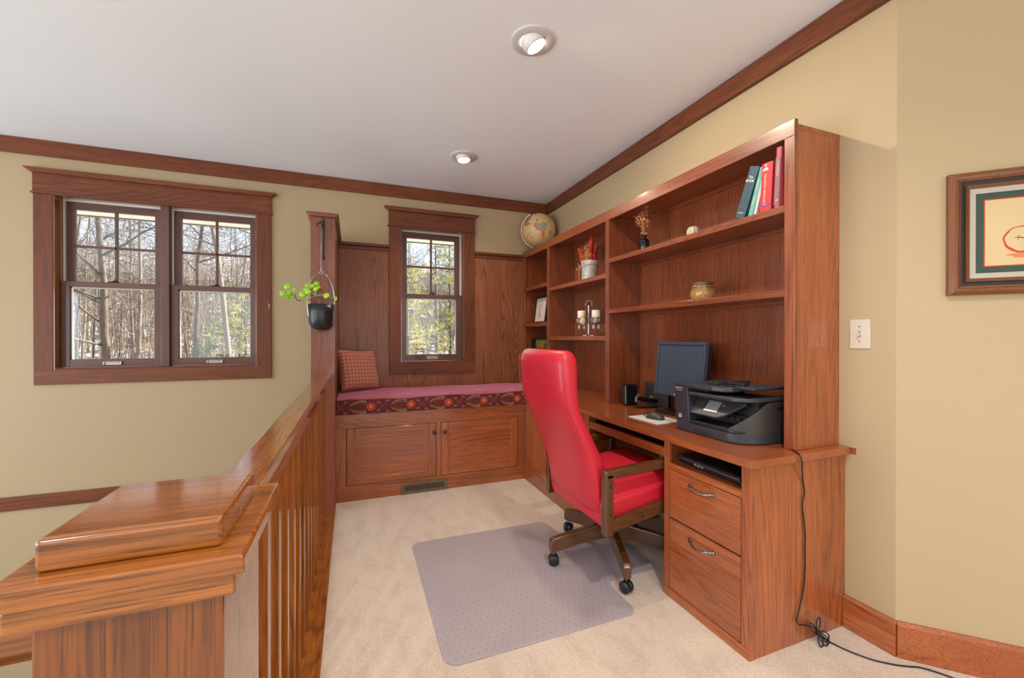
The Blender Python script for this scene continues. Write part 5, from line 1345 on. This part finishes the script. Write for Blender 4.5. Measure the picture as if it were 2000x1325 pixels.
def bare_tree(x, y, h, r, pts, seed, label, group=None, m=None, first=.3, nb=11, depth=2, name='bare_tree', bl=.30):
    rnd = random.Random(seed); m = m or BK[seed % 3]; z = gz(x, y) - .1
    base = Vector((x, y, z)); mb = MB(); n = 10; P = []; rad = []
    for i in range(n + 1):
        t = i / n
        off = Vector((rnd.gauss(0, .012) * h * t, rnd.gauss(0, .012) * h * t, 0)); lean = Vector((pts[0] * t + pts[1] * t * t, 0, 0))
        P.append(base + Vector((0, 0, h * t)) + lean + off * .6); rad.append(r * (1.15 - .92 * t) if i else r * 1.35)
    mb.tube(P, r, m, 10, rs=rad)
    for i in range(nb):
        t = first + (1 - first) * (i + rnd.random()) / nb; q = min(n - 1, int(t * n)); p = P[q].lerp(P[q + 1], t * n - q)
        a = rnd.uniform(0, 2 * PI); d = Vector((math.cos(a), math.sin(a), rnd.uniform(.15, .85))).normalized()
        branch(mb, p, d, h * bl * (1.15 - .6 * t), max(.008, rad[q] * .42), depth, m, rnd)
    return mb.build(name, None, loc=tuple(base), label=label, cat='tree', group=group)
bare_tree(-5.36, 13, 11, .098, (-.75, .35), 3, 'leaning grey forest tree with a thick trunk outside the double window', m=BK[0], first=.33, nb=16, depth=3)
bare_tree(-6.0, 15.5, 12, .062, (.25, .1), 5, 'straight pale forest tree just behind the leaning grey trunk', m=BK[1], first=.4, nb=12, depth=2)
bare_tree(-2.78, 13, 12.5, .075, (-.95, -.15), 7, 'slim pale trunk leaning in the right pane of the double window', m=BK[1], first=.45, nb=12, depth=2)
bare_tree(-2.58, 13.4, 12, .065, (.1, .0), 8, 'straight brown trunk at the edge of the right window pane', m=BK[0], first=.5, nb=9, depth=2)
bare_tree(-3.70, 13.5, 4.6, .055, (-.55, .0), 12, 'short broken snag with a split pale top outside the right pane', m=BK[2], first=.86, nb=3, depth=1, bl=.2)
bare_tree(-5.0, 17.0, 12.5, .085, (.3, .2), 14, 'forked brown tree filling the upper middle window panes', m=BK[2], first=.35, nb=14, depth=3)
G_ = 'bare trees in the woods'
spots = []
while len(spots) < 46:
    y = rs.uniform(17, 50); u = rs.uniform(-.52, .32); x = u * y + rs.uniform(-.5, .5)
    if (-.08 < u < .07): continue
    if all((x - a) ** 2 + (y - b) ** 2 > 1.2 for a, b in spots): spots.append((x, y))
for i, (x, y) in enumerate(spots):
    bare_tree(x, y, rs.uniform(9, 14), rs.uniform(.035, .075), (rs.uniform(-.6, .6), rs.uniform(-.3, .3)), 40 + i, 'bare leafless tree in the woods beyond the windows', G_, first=.3, nb=13, depth=3 if y < 24 else 2)
# twig thicket on the hillside
tw_m = [plain('thicket_tan', (0.245, 0.192, 0.143), .9), plain('thicket_grey', (0.133, 0.108, 0.087), .9), plain('thicket_rust', (0.189, 0.126, 0.081), .9)]
mb = MB()
for i in range(5200):
    y = 20 + 62 * rs.random() ** .8; u = rs.uniform(-.56, .36); x = u * y
    if -.06 < u < .06: continue
    z = gz(x, y) - .05; h = rs.uniform(1.5, 7.5); r_ = rs.uniform(.010, .028) * (.6 + y / 55); m = tw_m[rs.randrange(3)]
    lx, ly = rs.gauss(0, .12) * h, rs.gauss(0, .12) * h
    b = Vector((x, y, z)); t = b + Vector((lx, ly, h)); mb.tube([b, t], r_, m, 3, r1=r_ * .4)
    for k in range(6):
        s = rs.uniform(.25, 1.); p = b.lerp(t, s); mb.tube([p, p + Vector((rs.gauss(0, .5), rs.gauss(0, .5), rs.uniform(.1, .9))) * h * .22], r_ * .5, m, 3, r1=r_ * .2)
o = mb.build('undergrowth', None, kind='stuff', label='pale twig thicket covering the wooded hillside outside', cat='undergrowth')
# pines
ND = []
for nm, a, b in (('needles_olive', (0.255, 0.255, 0.060), (0.459, 0.433, 0.136)), ('needles_green', (0.104, 0.152, 0.048), (0.224, 0.264, 0.088)), ('needles_gold', (0.391, 0.357, 0.102), (0.578, 0.527, 0.204))):
    m = M(nm, .7, .3); m.color(m.mix(m.noise(m.coord(), 3., 2.), a, b)); ND.append(m.m)
def pine(x, y, h, w, seed, nm, label, group=None, zlo=.12, dens=1.):
    rnd = random.Random(seed); z = gz(x, y) - .1; e = empty('pine_tree', (x, y, z), label, 'tree', group)
    b = Vector((x, y, z)); MB().tube([b, b + Vector((.05, 0, h * .5)), b + Vector((0, 0, h))], .10 * h / 8, BK[2], 8, r1=.015).build('trunk', e)
    fb = MB(); bb = MB(); nb = int(h * 7 * dens)
    for i in range(nb):
        t = zlo + (1 - zlo) * rnd.random() ** 1.05; a = rnd.uniform(0, 2 * PI); L = w * (1.05 - t) ** .75 * rnd.uniform(.6, 1.1) + .2
        p = b + Vector((0, 0, h * t)); d = Vector((math.cos(a), math.sin(a), rnd.uniform(-.12, .3))).normalized()
        bb.tube([p, p + d * L], .016, BK[2], 3, r1=.005)
        for k in range(int(3 + L * 6)):
            q = p + d * (L * rnd.uniform(.25, 1.05)) + Vector([rnd.gauss(0, .10) for _ in range(3)])
            dd = (d + Vector([rnd.gauss(0, .6) for _ in range(3)]) + Vector((0, 0, .25))).normalized()
            for j in range(9):
                nd = (dd + Vector([rnd.gauss(0, .42) for _ in range(3)])).normalized(); s = nd.orthogonal().normalized(); s = (Quaternion(nd, rnd.uniform(0, 6.3)) @ s) * .011
                ln = rnd.uniform(.13, .24); fb.add([q - s, q + s, q + nd * ln], [(0, 1, 2)], nm)
    bb.build('branches', e); fb.build('needles', e)
pine(2.55, 13.5, 7.4, 1.9, 1, ND[0], 'bushy olive pine filling the small window on its far side', dens=1.2)
pine(1.35, 11.2, 6.3, 1.0, 2, ND[2], 'yellow green pine close outside the small window', dens=1.0)
pine(3.9, 17.5, 8.5, 1.5, 3, ND[1], 'dark green pine seen in the upper small window panes')
pine(2.2, 20., 9., 1.6, 4, ND[0], 'tall pine standing furthest behind the small window')
pine(-3.12, 15.2, 5.2, 1.35, 5, ND[0], 'low olive pine below the slim pale trunk', dens=1.9)
pine(-2.30, 13.0, 3.5, .9, 6, ND[2], 'golden young pine at the foot of the window edge trunk', dens=2.)
pine(-4.75, 17.5, 4.0, 1.1, 7, ND[1], 'dark young hemlock between the two window panes', dens=1.7)
pine(-4.0, 18.5, 5.4, 1.2, 8, ND[1], 'mid green pine behind the broken snag', dens=1.6)
pine(-3.3, 21.5, 6.6, 1.5, 9, ND[0], 'olive pine further back behind the slim pale trunk')
pine(-6.4, 24, 4.0, 1.2, 10, ND[1], 'small dark pine low among the trunks of the left pane')

# ------------------------------------------------------------------ light
w = bpy.data.worlds.new('sky'); SC.world = w; w.use_nodes = True
nt = w.node_tree; bg = nt.nodes['Background']
tc = nt.nodes.new('ShaderNodeTexCoord'); sx = nt.nodes.new('ShaderNodeSeparateXYZ'); nt.links.new(tc.outputs['Generated'], sx.inputs[0])
mr = nt.nodes.new('ShaderNodeValToRGB'); nt.links.new(sx.outputs[2], mr.inputs[0])
mr.color_ramp.elements[0].color = (.80, .89, 1.0, 1); mr.color_ramp.elements[0].position = 0.
mr.color_ramp.elements[1].color = (.42, .62, .92, 1); mr.color_ramp.elements[1].position = .7
nt.links.new(mr.outputs[0], bg.inputs[0]); bg.inputs[1].default_value = SKY_S
su = bpy.data.lights.new('sun', 'SUN'); su.energy = SUN_S; su.angle = R(.6); su.color = (1, .93, .82)
so = bpy.data.objects.new('sun', su); COL.objects.link(so)
az, el = R(SUN_AZ), R(SUN_EL); dirs = Vector((math.sin(az) * math.cos(el), math.cos(az) * math.cos(el), math.sin(el)))
so.rotation_euler = dirs.to_track_quat('Z', 'Y').to_euler()
def area(name, loc, to, sx_, sy_, e, col):
    l = bpy.data.lights.new(name, 'AREA'); l.shape = 'RECTANGLE'; l.size = sx_; l.size_y = sy_; l.energy = e; l.color = col
    o = bpy.data.objects.new(name, l); COL.objects.link(o); o.location = loc
    o.rotation_euler = (Vector(loc) - Vector(to)).to_track_quat('Z', 'Y').to_euler(); return o
for i, (x, y) in enumerate(((.8, .35), (.8, -1.2), (-1.2, -.8), (-1.8, -2.4))):
    l = bpy.data.lights.new('fill_spot', 'SPOT'); l.energy = ROOM_W; l.color = (1, .94, .86); l.spot_size = R(140); l.spot_blend = .8; l.shadow_soft_size = .05  # added fill spot out of view, brightens floor and ceiling
    o = bpy.data.objects.new('fill_spot', l); COL.objects.link(o); o.location = (x, y, ZC - .05)
# added fill lamps at made-up openings of the rear and left walls (behind the camera) and of the stair hall
for (x0, x1, z0, z1) in RH: area('fill_rear', ((x0 + x1) / 2, -4.2, (z0 + z1) / 2), ((x0 + x1) / 2, 0, (z0 + z1) / 2), x1 - x0, z1 - z0, REAR_E * (x1 - x0) * (z1 - z0), (1., .96, .90))
for (y0, y1, z0, z1) in LH: area('fill_left', (-5.25, (y0 + y1) / 2, (z0 + z1) / 2), (0, (y0 + y1) / 2, (z0 + z1) / 2), y1 - y0, z1 - z0, LEFT_E * (y1 - y0) * (z1 - z0), (.84, .92, 1.))
